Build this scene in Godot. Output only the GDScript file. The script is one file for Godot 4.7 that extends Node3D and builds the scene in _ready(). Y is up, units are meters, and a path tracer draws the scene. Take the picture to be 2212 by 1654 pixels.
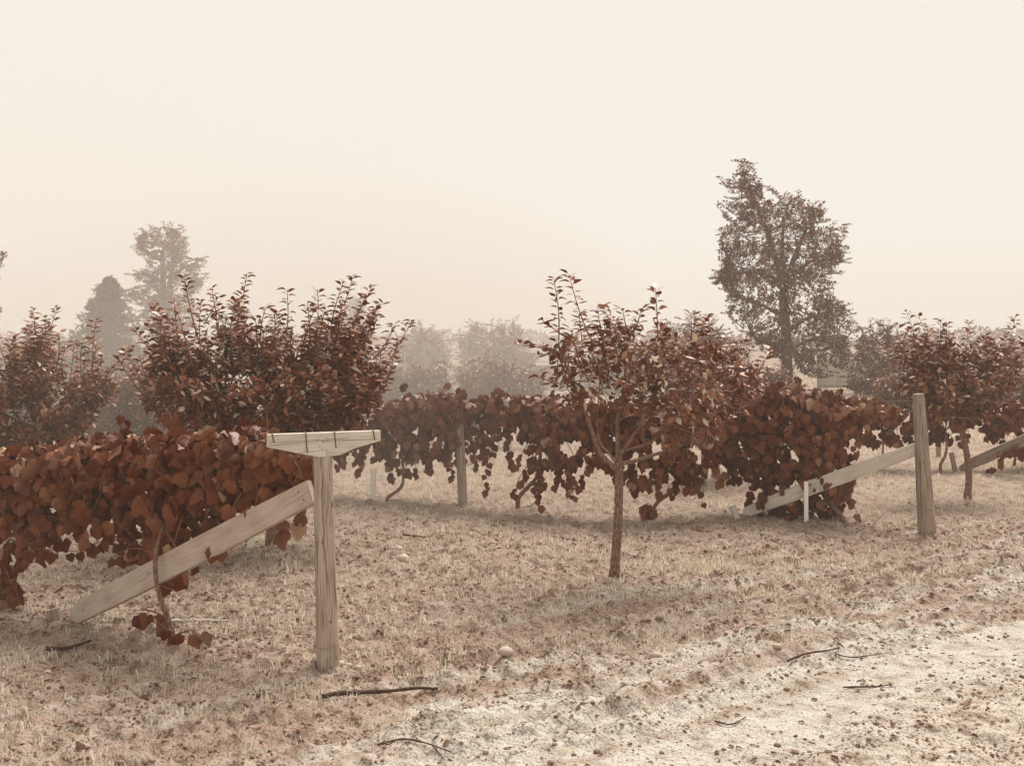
extends Node3D

# Pixel measures are in the photograph scaled to 2212 x 1654: focal length, column of the optical axis, row of the horizon, eye height in metres.
const FOCAL := 2372.0
const AXIS_X := 1106.0
const HORIZON_Y := 720.0
const EYE := 1.7

var rng := RandomNumberGenerator.new()
var used_names := {}
var noise_low := FastNoiseLite.new()
var noise_mid := FastNoiseLite.new()
var noise_fine := FastNoiseLite.new()
var noise_patch := FastNoiseLite.new()
var mats := {}
var vine_leaf_shapes := []
var tree_leaf_shapes := []
var far_leaf_shapes := []
var vine_leaf_meshes := []
var tree_leaf_meshes := []
var vine_leaf_mats := []
var tree_leaf_mats := []
const VINE_TONES := [Color(0.142, 0.033, 0.005), Color(0.104, 0.021, 0.003), Color(0.19, 0.064, 0.022), Color(0.30, 0.175, 0.10)]
const TREE_TONES := [Color(0.205, 0.060, 0.017), Color(0.145, 0.036, 0.008), Color(0.275, 0.115, 0.056), Color(0.55, 0.42, 0.31)]  # palest tone paints the glints of leaves that catch the light


# ------------------------------------------------------------------ small helpers
func spot(px: float, py: float, d: float) -> Vector3:
	return Vector3((px - AXIS_X) / FOCAL * d, EYE - (py - HORIZON_Y) / FOCAL * d, -d)


func on_ground(px: float, py: float) -> Vector3:
	var d := FOCAL * EYE / (py - HORIZON_Y)
	var p := spot(px, py, d)
	p.y = ground_height(p.x, p.z)
	return p


func across_road(x: float, z: float) -> float:
	return -0.61 * x + 0.79 * -z


func ground_height(x: float, z: float) -> float:
	var d := -z
	var h := noise_low.get_noise_2d(x, z) * 0.05 * smoothstep(0.0, 3.0, d)
	if d < 22.0 and d > 0.0 and absf(x) < 14.0:
		var near := 1.0 - smoothstep(12.0, 22.0, d)
		var s := across_road(x, z)
		var lane := exp(-pow((s - 3.12) / 0.28, 2.0))
		var rough := 1.0 - 0.75 * lane
		h += noise_mid.get_noise_2d(x, z) * 0.034 * near * rough
		h += noise_fine.get_noise_2d(x, z) * lerpf(0.018, 0.034, smoothstep(3.6, 4.6, s)) * near * rough
		var furrow := smoothstep(3.3, 3.55, s) * (1.0 - smoothstep(4.5, 5.6, s))
		var wob := noise_mid.get_noise_2d(x * 0.6 + 40.0, z * 0.6) * 1.6
		h += furrow * near * 0.034 * (sin(s * 24.0 + wob * 2.0) * (0.55 + 0.45 * noise_low.get_noise_2d(x * 3.0, z * 3.0 + 9.0)))
		h -= lane * 0.03 * near
		var second := exp(-pow((s - 1.55) / 0.25, 2.0))
		h -= second * 0.025 * near
	return h


func numbered(called: String) -> String:
	var n: int = used_names.get(called, 0)
	used_names[called] = n + 1
	return called if n == 0 else "%s_%03d" % [called, n]


func tag(o: Node, label: String, category: String, group := "", kind := "") -> void:
	if label:
		o.set_meta("label", label)
	if category:
		o.set_meta("category", category)
	if group:
		o.set_meta("group", group)
	if kind:
		o.set_meta("kind", kind)


func thing(called: String, label: String, category: String, at := Vector3.ZERO, group := "") -> Node3D:
	var o := Node3D.new()
	o.name = numbered(called)
	o.position = at
	add_child(o)
	tag(o, label, category, group)
	return o


func part(called: String, mesh: Mesh, material: Material, parent: Node3D, kind := "") -> MeshInstance3D:
	var o := MeshInstance3D.new()
	o.name = called if parent != self else numbered(called)
	o.mesh = mesh
	o.material_override = material
	parent.add_child(o, true)
	if kind:
		o.set_meta("kind", kind)
	return o


class Build:
	var v := PackedVector3Array()
	var n := PackedVector3Array()
	var uv := PackedVector2Array()
	var c := PackedColorArray()
	var ix := PackedInt32Array()
	var off := Vector3.ZERO
	var tone := Color(1, 1, 1)

	func put(p: Vector3, nn: Vector3, u := Vector2.ZERO) -> int:
		v.append(p - off)
		n.append(nn)
		uv.append(u)
		c.append(tone)
		return v.size() - 1

	func tri(a: int, b: int, d: int) -> void:
		ix.append(a)
		ix.append(b)
		ix.append(d)

	# a tapering tube through points; radii per point; knots of unevenness by amount
	func tube(pts: PackedVector3Array, radii: PackedFloat32Array, sides := 6, uneven := 0.0, r: RandomNumberGenerator = null, cap := true) -> void:
		var m := pts.size()
		var dir := (pts[1] - pts[0]).normalized()
		var side := dir.cross(Vector3(0.3, 0.1, 0.95)).normalized()
		var along := 0.0
		var first := v.size()
		for i in m:
			var t := dir
			if i == 0:
				t = (pts[1] - pts[0]).normalized()
			elif i == m - 1:
				t = (pts[i] - pts[i - 1]).normalized()
			else:
				t = (pts[i + 1] - pts[i - 1]).normalized()
			side = (side - t * side.dot(t)).normalized()
			var up := t.cross(side)
			if i > 0:
				along += pts[i].distance_to(pts[i - 1])
			for k in sides + 1:
				var a := TAU * k / sides
				var q := side * cos(a) + up * sin(a)
				var rr := radii[i]
				if uneven > 0.0 and k < sides:
					rr *= 1.0 + uneven * (r.randf() * 2.0 - 1.0)
				if k == sides:
					put(v[v.size() - sides] + off, q, Vector2(1.0, along * 2.0))
				else:
					put(pts[i] + q * rr, q, Vector2(float(k) / sides, along * 2.0))
		for i in m - 1:
			for k in sides:
				var a := first + i * (sides + 1) + k
				var b := a + sides + 1
				tri(a, a + 1, b)
				tri(a + 1, b + 1, b)
		if cap:
			for e in [0, m - 1]:
				var t := (pts[0] - pts[1]).normalized() if e == 0 else (pts[m - 1] - pts[m - 2]).normalized()
				var ce := put(pts[e], t, Vector2(0.5, 0.5))
				var ring := first + int(e) * (sides + 1)
				for k in sides:
					var p0 := put(v[ring + k] + off, t, Vector2(0.5 + 0.3 * cos(k), 0.5 + 0.3 * sin(k)))
					var p1 := put(v[ring + (k + 1) % sides] + off, t, Vector2(0.5, 0.8))
					tri(ce, p0, p1)

	# a copy of a small shape given as [vertices, normals, indices]
	func stamp(shape: Array, x: Transform3D) -> void:
		var base := v.size()
		var sv: PackedVector3Array = shape[0]
		var sn: PackedVector3Array = shape[1]
		var si: PackedInt32Array = shape[2]
		for i in sv.size():
			v.append(x * sv[i] - off)
			n.append((x.basis * sn[i]).normalized())
			uv.append(Vector2(sv[i].x, sv[i].y))
			c.append(tone)
		for i in si.size():
			ix.append(base + si[i])

	func done() -> ArrayMesh:
		# Godot's front faces run clockwise: turn every triangle to its normals
		for t in range(0, ix.size(), 3):
			var a := v[ix[t]]
			if (v[ix[t + 1]] - a).cross(v[ix[t + 2]] - a).dot(n[ix[t]] + n[ix[t + 1]] + n[ix[t + 2]]) > 0.0:
				var k := ix[t + 1]
				ix[t + 1] = ix[t + 2]
				ix[t + 2] = k
		var arrays := []
		arrays.resize(Mesh.ARRAY_MAX)
		arrays[Mesh.ARRAY_VERTEX] = v
		arrays[Mesh.ARRAY_NORMAL] = n
		arrays[Mesh.ARRAY_TEX_UV] = uv
		arrays[Mesh.ARRAY_COLOR] = c
		arrays[Mesh.ARRAY_INDEX] = ix
		var m := ArrayMesh.new()
		m.add_surface_from_arrays(Mesh.PRIMITIVE_TRIANGLES, arrays)
		return m


func smooth_line(pts: Array, steps := 4) -> PackedVector3Array:
	var out := PackedVector3Array()
	for i in pts.size() - 1:
		var a: Vector3 = pts[maxi(i - 1, 0)]
		var b: Vector3 = pts[i]
		var c: Vector3 = pts[i + 1]
		var d: Vector3 = pts[mini(i + 2, pts.size() - 1)]
		for k in steps:
			out.append(b.cubic_interpolate(c, a, d, float(k) / steps))
	out.append(pts[pts.size() - 1])
	return out


func taper(count: int, r0: float, r1: float) -> PackedFloat32Array:
	var out := PackedFloat32Array()
	for i in count:
		out.append(lerpf(r0, r1, float(i) / maxf(1.0, count - 1)))
	return out


# ------------------------------------------------------------------ leaf shapes: [vertices, normals, indices], stalk at the origin, tip along +Y, face along +Z
func leaf_from_outline(outline: PackedVector2Array, centre: Vector2, bend: Callable, stalk := 0.0) -> Array:
	var v := PackedVector3Array()
	var ix := PackedInt32Array()
	var at := func(p: Vector2) -> Vector3: return Vector3(p.x, p.y, bend.call(p))
	v.append(at.call(centre))
	for p in outline:
		v.append(at.call(p))
	for i in outline.size():
		ix.append_array([0, 1 + i, 1 + (i + 1) % outline.size()])
	if stalk > 0.0:
		var k := v.size()
		v.append(Vector3(-0.018, -stalk, 0.0))
		v.append(Vector3(0.018, -stalk, 0.0))
		v.append(at.call(Vector2(0.018, 0.02)))
		v.append(at.call(Vector2(-0.018, 0.02)))
		ix.append_array([k, k + 1, k + 2, k, k + 2, k + 3])
	var n := PackedVector3Array()
	n.resize(v.size())
	for i in range(0, ix.size(), 3):
		var f := (v[ix[i + 1]] - v[ix[i]]).cross(v[ix[i + 2]] - v[ix[i]])
		if f.z < 0:
			f = -f
		for k in 3:
			n[ix[i + k]] += f
	for i in n.size():
		n[i] = n[i].normalized()
	return [v, n, ix]


func mesh_of(shape: Array) -> ArrayMesh:
	var b := Build.new()
	b.stamp(shape, Transform3D())
	return b.done()


func make_leaf_shapes() -> void:
	var half_leaf := [[0.10, 0.0], [0.27, -0.04], [0.42, 0.07], [0.50, 0.22], [0.55, 0.34], [0.575, 0.48], [0.485, 0.56], [0.40, 0.665], [0.30, 0.82], [0.15, 0.94]]
	for k in 5:
		var o := PackedVector2Array()
		o.append(Vector2(0, 0.11))
		var lobe: float = [0.0, 0.05, -0.04, 0.08, 0.02][k]
		for side in [1.0, -1.0]:
			for j in half_leaf.size():
				var h: Array = half_leaf[j if side > 0 else half_leaf.size() - 1 - j]
				var jj := j if side > 0 else half_leaf.size() - 1 - j
				var tooth := 1.0 + (0.035 if jj % 2 == 1 else -0.035) + rng.randf_range(-0.03, 0.03) + (lobe if jj == 5 else 0.0) - (lobe if jj == 7 else 0.0)
				o.append(Vector2(side * h[0] * tooth * 0.94, h[1] * tooth))
			if side > 0:
				o.append(Vector2(rng.randf_range(-0.04, 0.04), 1.05))
		var fold := [0.55, 0.95, 0.35, -0.5, 1.2][k] as float
		var droop := [0.35, 0.15, 0.5, 0.25, 0.3][k] as float
		var wave := rng.randf_range(0.03, 0.07)
		var ph := rng.randf() * 6.0
		var bend := func(p: Vector2) -> float: return -fold * absf(p.x) * 0.6 - droop * p.y * p.y + wave * sin(p.x * 9.0 + ph) * sin(p.y * 7.0 + ph)
		vine_leaf_shapes.append(leaf_from_outline(o, Vector2(0, 0.38), bend, 0.0))
	for k in 4:
		var o := PackedVector2Array()
		var w := [0.25, 0.30, 0.22, 0.28][k] as float
		o.append_array([Vector2(0, 0), Vector2(w * 0.7, 0.18), Vector2(w, 0.42), Vector2(w * 0.72, 0.70), Vector2(0.0, 1.0), Vector2(-w * 0.72, 0.70), Vector2(-w, 0.42), Vector2(-w * 0.7, 0.18)])
		var fold := [0.5, 0.2, 0.75, -0.2][k] as float
		var droop := [0.35, 0.2, 0.5, 0.3][k] as float
		var bend := func(p: Vector2) -> float: return fold * absf(p.x) - droop * p.y * p.y
		tree_leaf_shapes.append(leaf_from_outline(o, Vector2(0, 0.48), bend, 0.22))
	for k in 2:
		var w := 0.30 + 0.06 * k
		var v := PackedVector3Array([Vector3(0, 0, 0), Vector3(w, 0.5, 0.10), Vector3(0, 1, -0.15), Vector3(-w, 0.5, 0.10), ])
		var n := PackedVector3Array()
		for i in 4:
			n.append(Vector3(0, 0, 1))
		far_leaf_shapes.append([v, n, PackedInt32Array([0, 1, 2, 0, 2, 3])])
	for s in vine_leaf_shapes:
		vine_leaf_meshes.append(mesh_of(s))
	for s in tree_leaf_shapes:
		tree_leaf_meshes.append(mesh_of(s))


func leaf_basis(tip: Vector3, face: Vector3, size: float) -> Basis:
	var y := tip.normalized()
	var z := face - y * face.dot(y)
	z = z.normalized() if z.length() > 0.01 else y.cross(Vector3(0.7, 0.1, 0.6)).normalized()
	var x := y.cross(z)
	return Basis(x * size, y * size, z * size)


func wild(amount := 1.0) -> Vector3:
	return Vector3(rng.randf_range(-1, 1), rng.randf_range(-1, 1), rng.randf_range(-1, 1)) * amount


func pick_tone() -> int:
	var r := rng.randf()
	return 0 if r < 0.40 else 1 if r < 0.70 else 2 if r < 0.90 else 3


# leaves: array of [transform, shape number, tone number]; the nearest ones become leaves of their own, the rest one part
func put_leaves(owner_node: Node3D, leaves: Array, vine: bool, singles: int) -> void:
	if leaves.is_empty():
		return
	leaves.sort_custom(func(a, b): return a[0].origin.z > b[0].origin.z)
	var base := owner_node.position
	var meshes := vine_leaf_meshes if vine else tree_leaf_meshes
	var shapes := vine_leaf_shapes if vine else tree_leaf_shapes
	var looks := vine_leaf_mats if vine else tree_leaf_mats
	var tones: Array = VINE_TONES if vine else TREE_TONES
	var b := Build.new()
	b.off = base
	for i in leaves.size():
		var l: Array = leaves[i]
		var x: Transform3D = l[0]
		if i < singles:
			var o := MeshInstance3D.new()
			o.name = "leaf"
			o.mesh = meshes[l[1]]
			o.material_override = looks[l[2]]
			o.transform = Transform3D(x.basis, x.origin - base)
			owner_node.add_child(o, true)
		else:
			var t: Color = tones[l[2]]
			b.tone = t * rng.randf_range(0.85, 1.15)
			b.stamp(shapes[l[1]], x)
	if b.v.size():
		part("foliage", b.done(), mats.leaf_vertex, owner_node, "stuff")


# ------------------------------------------------------------------ sampling a traced outline that has depth of its own
func inside(poly: PackedVector2Array, p: Vector2) -> bool:
	return Geometry2D.is_point_in_polygon(p, poly)


func edge_distance(poly: PackedVector2Array, p: Vector2) -> float:
	var best := 1e9
	for i in poly.size():
		var q := Geometry2D.get_closest_point_to_segment(p, poly[i], poly[(i + 1) % poly.size()])
		best = minf(best, p.distance_to(q))
	return best


func outline(a: Array) -> PackedVector2Array:
	var o := PackedVector2Array()
	for i in range(0, a.size(), 2):
		o.append(Vector2(a[i], a[i + 1]))
	return o


func box_of(poly: PackedVector2Array) -> Rect2:
	var r := Rect2(poly[0], Vector2.ZERO)
	for p in poly:
		r = r.expand(p)
	return r


# ------------------------------------------------------------------ materials
func rgb(r: float, g: float, b: float) -> Color:
	return Color(r, g, b).linear_to_srgb()


func plain(r: float, g: float, b: float, rough := 0.9, spec := 0.3) -> StandardMaterial3D:
	var m := StandardMaterial3D.new()
	m.albedo_color = rgb(r, g, b)
	m.roughness = rough
	m.metallic_specular = spec
	m.cull_mode = BaseMaterial3D.CULL_DISABLED
	return m


func noise_tex(freq: float, sd: int, ramp: Gradient = null, normal := 0.0, size := 512) -> NoiseTexture2D:
	var f := FastNoiseLite.new()
	f.seed = sd
	f.noise_type = FastNoiseLite.TYPE_SIMPLEX_SMOOTH
	f.frequency = freq
	f.fractal_type = FastNoiseLite.FRACTAL_FBM
	f.fractal_octaves = 5
	f.fractal_gain = 0.6
	var t := NoiseTexture2D.new()
	t.width = size
	t.height = size
	t.seamless = true
	t.noise = f
	if ramp:
		t.color_ramp = ramp
	if normal > 0.0:
		t.as_normal_map = true
		t.bump_strength = normal
	return t


func grad(stops: Array) -> Gradient:
	var g := Gradient.new()
	var offs := PackedFloat32Array()
	var cols := PackedColorArray()
	for s in stops:
		offs.append(s[0])
		cols.append(s[1])
	g.offsets = offs
	g.colors = cols
	return g


# weathered timber: grain along V, checks and knots; light, dark: linear colours
func wood_maps(sd: int, light: Color, dark: Color, figure: float, knots: Array, checks := 1.0) -> Array:
	var w := 256
	var h := 1024
	var img := Image.create(w, h, false, Image.FORMAT_RGB8)
	var bump := Image.create(w, h, false, Image.FORMAT_RGB8)
	var f := FastNoiseLite.new()
	f.seed = sd
	f.frequency = 1.0
	f.fractal_octaves = 3
	f.fractal_type = FastNoiseLite.FRACTAL_FBM
	for y in h:
		for x in w:
			var u := float(x) / w
			var q := float(y) / h
			var du := f.get_noise_2d(u * 1.3 + 7.0, q * 2.2) * figure
			var knot := 0.0
			for k in knots:
				var kx: float = (u - k[0]) / k[2]
				var ky: float = (q - k[1]) / (k[2] * 0.42)
				var rr: float = kx * kx + ky * ky
				du += 0.055 * exp(-rr * 0.35) * signf(kx)
				knot = maxf(knot, 1.0 - smoothstep(0.25, 0.9, rr))
			var g := f.get_noise_2d((u + du) * 34.0, q * 1.4)
			var g2 := f.get_noise_2d((u + du * 1.5) * 90.0 + 50.0, q * 4.0)
			var crack := maxf(smoothstep(0.33, 0.5, f.get_noise_2d((u + du * 0.5) * 16.0 + 99.0, q * 2.0 + 3.0)), 0.8 * smoothstep(0.30, 0.42, f.get_noise_2d((u + du * 0.5) * 48.0 + 9.0, q * 3.5 + 13.0)))
			var stain := f.get_noise_2d(u * 3.0 + 21.0, q * 5.0 + 5.0)
			var t := clampf(0.56 + 0.42 * g + 0.30 * g2 + 0.40 * stain, 0.0, 1.0)
			var col := dark.lerp(light, t)
			col = col.lerp(dark * 0.45, clampf(crack * 0.75 * checks + knot * 0.6, 0.0, 1.0))
			img.set_pixel(x, y, col.linear_to_srgb())
			var hh := clampf(0.6 + 0.3 * g + 0.15 * g2 - 0.6 * crack * checks - 0.2 * knot, 0.0, 1.0)
			bump.set_pixel(x, y, Color(hh, hh, hh))
	return [ImageTexture.create_from_image(img), ImageTexture.create_from_image(bump)]


func wood(maps: Array, relief := 0.25, tint := Color(1, 1, 1)) -> StandardMaterial3D:
	var m := StandardMaterial3D.new()
	m.albedo_texture = maps[0]
	m.albedo_color = tint
	m.roughness = 0.88
	m.metallic_specular = 0.3
	m.heightmap_enabled = true
	m.heightmap_texture = maps[1]
	m.heightmap_scale = relief
	return m


func make_materials() -> void:
	var light := Color(0.57, 0.495, 0.425)
	var dark := Color(0.34, 0.25, 0.20)
	var a := wood_maps(11, light, dark, 0.06, [[0.22, 0.16, 0.022], [0.31, 0.45, 0.03], [0.14, 0.58, 0.035], [0.66, 0.3, 0.03]])
	var b := wood_maps(12, Color(0.53, 0.44, 0.37), Color(0.37, 0.27, 0.21), 0.10, [], 0.3)
	var c := wood_maps(13, Color(0.68, 0.62, 0.54), Color(0.47, 0.39, 0.32), 0.05, [], 0.6)
	mats.post = wood(a, 0.5, Color(0.94, 0.92, 0.90))
	mats.brace = wood(b, 0.12)
	mats.bar = wood(c, 0.12)
	mats.grey_post = wood(a, 0.5, Color(0.84, 0.81, 0.78))
	mats.stake = plain(0.82, 0.78, 0.70, 0.8)
	mats.stake.heightmap_enabled = true
	mats.stake.heightmap_texture = b[1]
	mats.stake.heightmap_scale = 0.06
	mats.iron = plain(0.13, 0.055, 0.03, 0.7)
	mats.wire = plain(0.30, 0.20, 0.15, 0.55, 0.5)
	mats.knot = plain(0.17, 0.08, 0.045, 0.9)  # dark tone of the crossbar cracks, their inner shadow painted in
	var bark_ramp := grad([[0.0, rgb(0.08, 0.036, 0.02)], [0.42, rgb(0.16, 0.085, 0.055)], [0.65, rgb(0.25, 0.155, 0.11)], [1.0, rgb(0.38, 0.27, 0.20)]])
	var bark := StandardMaterial3D.new()
	bark.albedo_texture = noise_tex(0.02, 31, bark_ramp)
	bark.uv1_triplanar = true
	bark.uv1_scale = Vector3(5, 2, 5)
	bark.roughness = 0.9
	bark.metallic_specular = 0.3
	bark.normal_enabled = true
	bark.normal_texture = noise_tex(0.03, 32, null, 6.0)
	bark.normal_scale = 0.8
	mats.bark = bark
	var dead := bark.duplicate()
	dead.albedo_color = Color(0.62, 0.58, 0.55)
	mats.dead_wood = dead
	mats.twig = plain(0.19, 0.095, 0.058, 0.8)
	var lv := plain(1, 1, 1, 0.46, 0.36)
	lv.vertex_color_use_as_albedo = true
	lv.backlight_enabled = true
	lv.backlight = rgb(0.10, 0.07, 0.05)
	mats.leaf_vertex = lv
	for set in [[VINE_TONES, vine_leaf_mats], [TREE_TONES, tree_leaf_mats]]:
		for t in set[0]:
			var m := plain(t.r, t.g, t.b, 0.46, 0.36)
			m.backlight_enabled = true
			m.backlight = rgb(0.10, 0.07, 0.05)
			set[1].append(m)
	# soil
	var g := StandardMaterial3D.new()
	g.vertex_color_use_as_albedo = true
	g.albedo_texture = noise_tex(0.012, 41, grad([[0.0, rgb(0.42, 0.33, 0.27)], [0.3, rgb(0.78, 0.74, 0.70)], [0.5, rgb(0.95, 0.94, 0.93)], [1.0, rgb(1, 1, 1)]]), 0.0, 1024)
	g.normal_enabled = true
	g.normal_texture = noise_tex(0.035, 42, null, 10.0, 1024)
	g.normal_scale = 0.7
	g.detail_enabled = true
	g.detail_blend_mode = BaseMaterial3D.BLEND_MODE_MUL
	g.detail_uv_layer = BaseMaterial3D.DETAIL_UV_2
	g.detail_albedo = noise_tex(0.05, 43, grad([[0.0, rgb(0.30, 0.20, 0.15)], [0.30, rgb(0.62, 0.52, 0.45)], [0.42, rgb(0.95, 0.94, 0.93)], [1.0, rgb(1, 1, 1)]]), 0.0, 1024)
	g.roughness = 0.97
	g.metallic_specular = 0.2
	mats.ground = g
	var gm := plain(1, 1, 1, 0.8, 0.3)
	gm.vertex_color_use_as_albedo = true
	gm.backlight_enabled = true
	gm.backlight = rgb(0.85, 0.80, 0.72)
	mats.grass = gm
	var cm := plain(1, 1, 1, 0.95, 0.2)
	cm.vertex_color_use_as_albedo = true
	mats.clod = cm
	var sm := StandardMaterial3D.new()
	sm.albedo_texture = noise_tex(0.02, 51, grad([[0.0, rgb(0.30, 0.22, 0.17)], [0.5, rgb(0.42, 0.34, 0.27)], [1.0, rgb(0.55, 0.48, 0.39)]]))
	sm.uv1_triplanar = true
	sm.uv1_scale = Vector3(9, 9, 9)
	sm.roughness = 0.9
	mats.stone = sm
	var sd := StandardMaterial3D.new()
	sd.albedo_texture = noise_tex(0.02, 52, grad([[0.0, rgb(0.13, 0.07, 0.045)], [0.5, rgb(0.21, 0.13, 0.09)], [1.0, rgb(0.32, 0.22, 0.16)]]))
	sd.uv1_triplanar = true
	sd.uv1_scale = Vector3(9, 9, 9)
	sd.roughness = 0.9
	mats.dark_stone = sd
	mats.dead_leaf = plain(0.085, 0.036, 0.022, 0.85)
	mats.board_grey = plain(0.50, 0.44, 0.37, 0.9)
	mats.board_pale = plain(0.60, 0.54, 0.46, 0.9)
	mats.roof = plain(0.30, 0.24, 0.20, 0.9)


# ------------------------------------------------------------------ the place
func _ready() -> void:
	rng.seed = 20240611
	var cam := Camera3D.new()
	cam.name = "camera"
	cam.near = 0.05
	cam.far = 2000.0
	cam.projection = Camera3D.PROJECTION_FRUSTUM
	cam.size = 2.0 * 827.0 / FOCAL * cam.near
	cam.frustum_offset = Vector2(0.0, -(827.0 - HORIZON_Y) / FOCAL * cam.near)
	cam.position = Vector3(0, EYE, 0)
	add_child(cam)
	cam.current = true

	var env := Environment.new()
	env.background_mode = Environment.BG_SKY
	var sky_mat := ProceduralSkyMaterial.new()
	sky_mat.sky_top_color = Color8(225, 219, 210)
	sky_mat.sky_horizon_color = Color8(232, 228, 220)
	sky_mat.sky_curve = 0.2
	sky_mat.ground_bottom_color = Color8(170, 150, 130)
	sky_mat.ground_horizon_color = Color8(225, 219, 210)
	sky_mat.ground_curve = 0.02
	sky_mat.sun_angle_max = 1.0
	var sky := Sky.new()
	sky.sky_material = sky_mat
	env.sky = sky
	env.tonemap_mode = Environment.TONE_MAPPER_LINEAR
	env.tonemap_exposure = 1.2
	env.fog_enabled = true
	env.fog_density = 0.0040
	env.fog_light_color = Color8(255, 243, 230)
	env.volumetric_fog_enabled = true
	env.volumetric_fog_density = 0.0
	env.sdfgi_enabled = true
	env.ssao_enabled = true
	env.ssil_enabled = true
	var we := WorldEnvironment.new()
	we.name = "environment"
	we.environment = env
	add_child(we)

	var sun := DirectionalLight3D.new()
	sun.name = "sun"
	sun.light_energy = 1.45
	sun.light_color = Color(1.0, 0.985, 0.96)
	sun.light_angular_distance = 34.0
	sun.shadow_enabled = true
	add_child(sun)
	sun.look_at_from_position(Vector3(3.2, 10.0, -6.2), Vector3.ZERO)

	for s in [[noise_low, 0.35, 1], [noise_mid, 3.2, 3], [noise_fine, 9.0, 2], [noise_patch, 0.9, 3]]:
		s[0].seed = 100 + int(s[1] * 10)
		s[0].frequency = s[1]
		s[0].noise_type = FastNoiseLite.TYPE_SIMPLEX_SMOOTH
		s[0].fractal_octaves = s[2]
		s[0].fractal_type = FastNoiseLite.FRACTAL_FBM
	make_materials()
	make_leaf_shapes()
	make_ground()
	make_far()
	make_posts()
	make_vines()
	make_trees()
	make_grass()
	make_ground_litter()
	make_glare_haze()


# added haze volumes stand in for lens glare, thickest beyond the middle vine rows
func make_glare_haze() -> void:
	for a in [[Vector3(-15.5, 0.5, -31.0), Vector3(40.0, 18.0, 45.0), 0.006, "thin wide added haze standing in for lens glare over the orchard behind the conifer"], [Vector3(-15.5, 0.5, -32.0), Vector3(30.0, 13.0, 36.0), 0.003, "thicker heart of the haze added for lens glare over the orchard trees"], [Vector3(-2.6, 0.8, -18.5), Vector3(11.0, 6.5, 21.0), 0.022, "low haze added for lens glare over the vines about the split middle post"]]:
		var m := FogVolume.new()
		m.name = numbered("glare_haze")
		m.shape = RenderingServer.FOG_VOLUME_SHAPE_ELLIPSOID
		m.position = a[0]
		m.size = a[1]
		var f := FogMaterial.new()
		f.density = a[2]
		f.albedo = Color8(255, 239, 225)
		m.material = f
		add_child(m)
		tag(m, a[3], "glare_haze", "", "stuff")


func soil_colour(x: float, z: float) -> Color:
	var s := across_road(x, z)
	var p := noise_patch.get_noise_2d(x, z)
	var p2 := noise_patch.get_noise_2d(x * 3.0 + 30.0, z * 3.0)
	var sand := Color(0.46, 0.428, 0.38)
	var soil := Color(0.315, 0.235, 0.185)
	var t := smoothstep(3.25, 4.4, s + p * 0.9) * 0.92      # 0 on the track, 1 on tilled soil
	var along := 0.79 * x + 0.61 * -z
	var streak := noise_patch.get_noise_2d(s * 6.5 + 17.0, along * 0.28)
	var near := smoothstep(0.6, 2.0, s) * (1.0 - smoothstep(4.8, 6.0, s))
	t = clampf(t + p2 * 0.28 + streak * 1.15 * near, 0.0, 1.0)
	var c := sand.lerp(soil, t)
	var gravel := exp(-pow((s - 2.45 + p * 0.3) / 0.32, 2.0))
	c = c.lerp(Color(0.46, 0.38, 0.31), gravel * 0.5)
	return c


func graded(fine_from: float, fine_to: float, step: float, lo: float, hi: float, growth: float) -> PackedFloat32Array:
	var out := PackedFloat32Array()
	var left := []
	var q := fine_from
	var st := step
	while q > lo:
		st *= growth
		q -= st
		left.append(maxf(q, lo))
	left.reverse()
	for l in left:
		out.append(l)
	q = fine_from
	while q < fine_to:
		out.append(q)
		q += step
	st = step
	while q < hi:
		out.append(q)
		st *= growth
		q += st
	out.append(hi)
	return out


func make_ground() -> void:
	var xs := graded(-3.6, 4.2, 0.022, -230.0, 230.0, 1.045)
	var ds := graded(3.7, 8.0, 0.018, -30.0, 230.0, 1.022)
	var v := PackedVector3Array()
	var n := PackedVector3Array()
	var uv := PackedVector2Array()
	var uv2 := PackedVector2Array()
	var c := PackedColorArray()
	var ix := PackedInt32Array()
	var nx := xs.size()
	for d in ds:
		for x in xs:
			v.append(Vector3(x, ground_height(x, -d), -d))
			uv.append(Vector2(x, d) / 2.3)
			uv2.append(Vector2(x * 0.8 + d * 0.6, d * 0.8 - x * 0.6) / 0.83)
			c.append(soil_colour(x, -d))
	n.resize(v.size())
	for j in ds.size():
		for i in nx:
			var k := j * nx + i
			var a := v[k + (1 if i < nx - 1 else 0)] - v[k - (1 if i > 0 else 0)]
			var b := v[k + (nx if j < ds.size() - 1 else 0)] - v[k - (nx if j > 0 else 0)]
			n[k] = a.cross(b).normalized()
			if i < nx - 1 and j < ds.size() - 1:
				ix.append_array([k, k + nx, k + 1, k + 1, k + nx, k + nx + 1])
	var arrays := []
	arrays.resize(Mesh.ARRAY_MAX)
	arrays[Mesh.ARRAY_VERTEX] = v
	arrays[Mesh.ARRAY_NORMAL] = n
	arrays[Mesh.ARRAY_TEX_UV] = uv
	arrays[Mesh.ARRAY_TEX_UV2] = uv2
	arrays[Mesh.ARRAY_COLOR] = c
	arrays[Mesh.ARRAY_INDEX] = ix
	var m := ArrayMesh.new()
	m.add_surface_from_arrays(Mesh.PRIMITIVE_TRIANGLES, arrays)
	part("ground", m, mats.ground, self, "structure")


# ------------------------------------------------------------------ trees
# limbs: [[px, py, px, py, ..., depth change at the end, radius at the start, radius at the end], ...] in pixels at distance d
func limb_line(l: Array, d: float) -> PackedVector3Array:
	var m := (l.size() - 3) / 2
	var pts := []
	for i in m:
		pts.append(spot(l[i * 2], l[i * 2 + 1], d + float(l[l.size() - 3]) * i / (m - 1.0)))
	return smooth_line(pts, 5)


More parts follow.
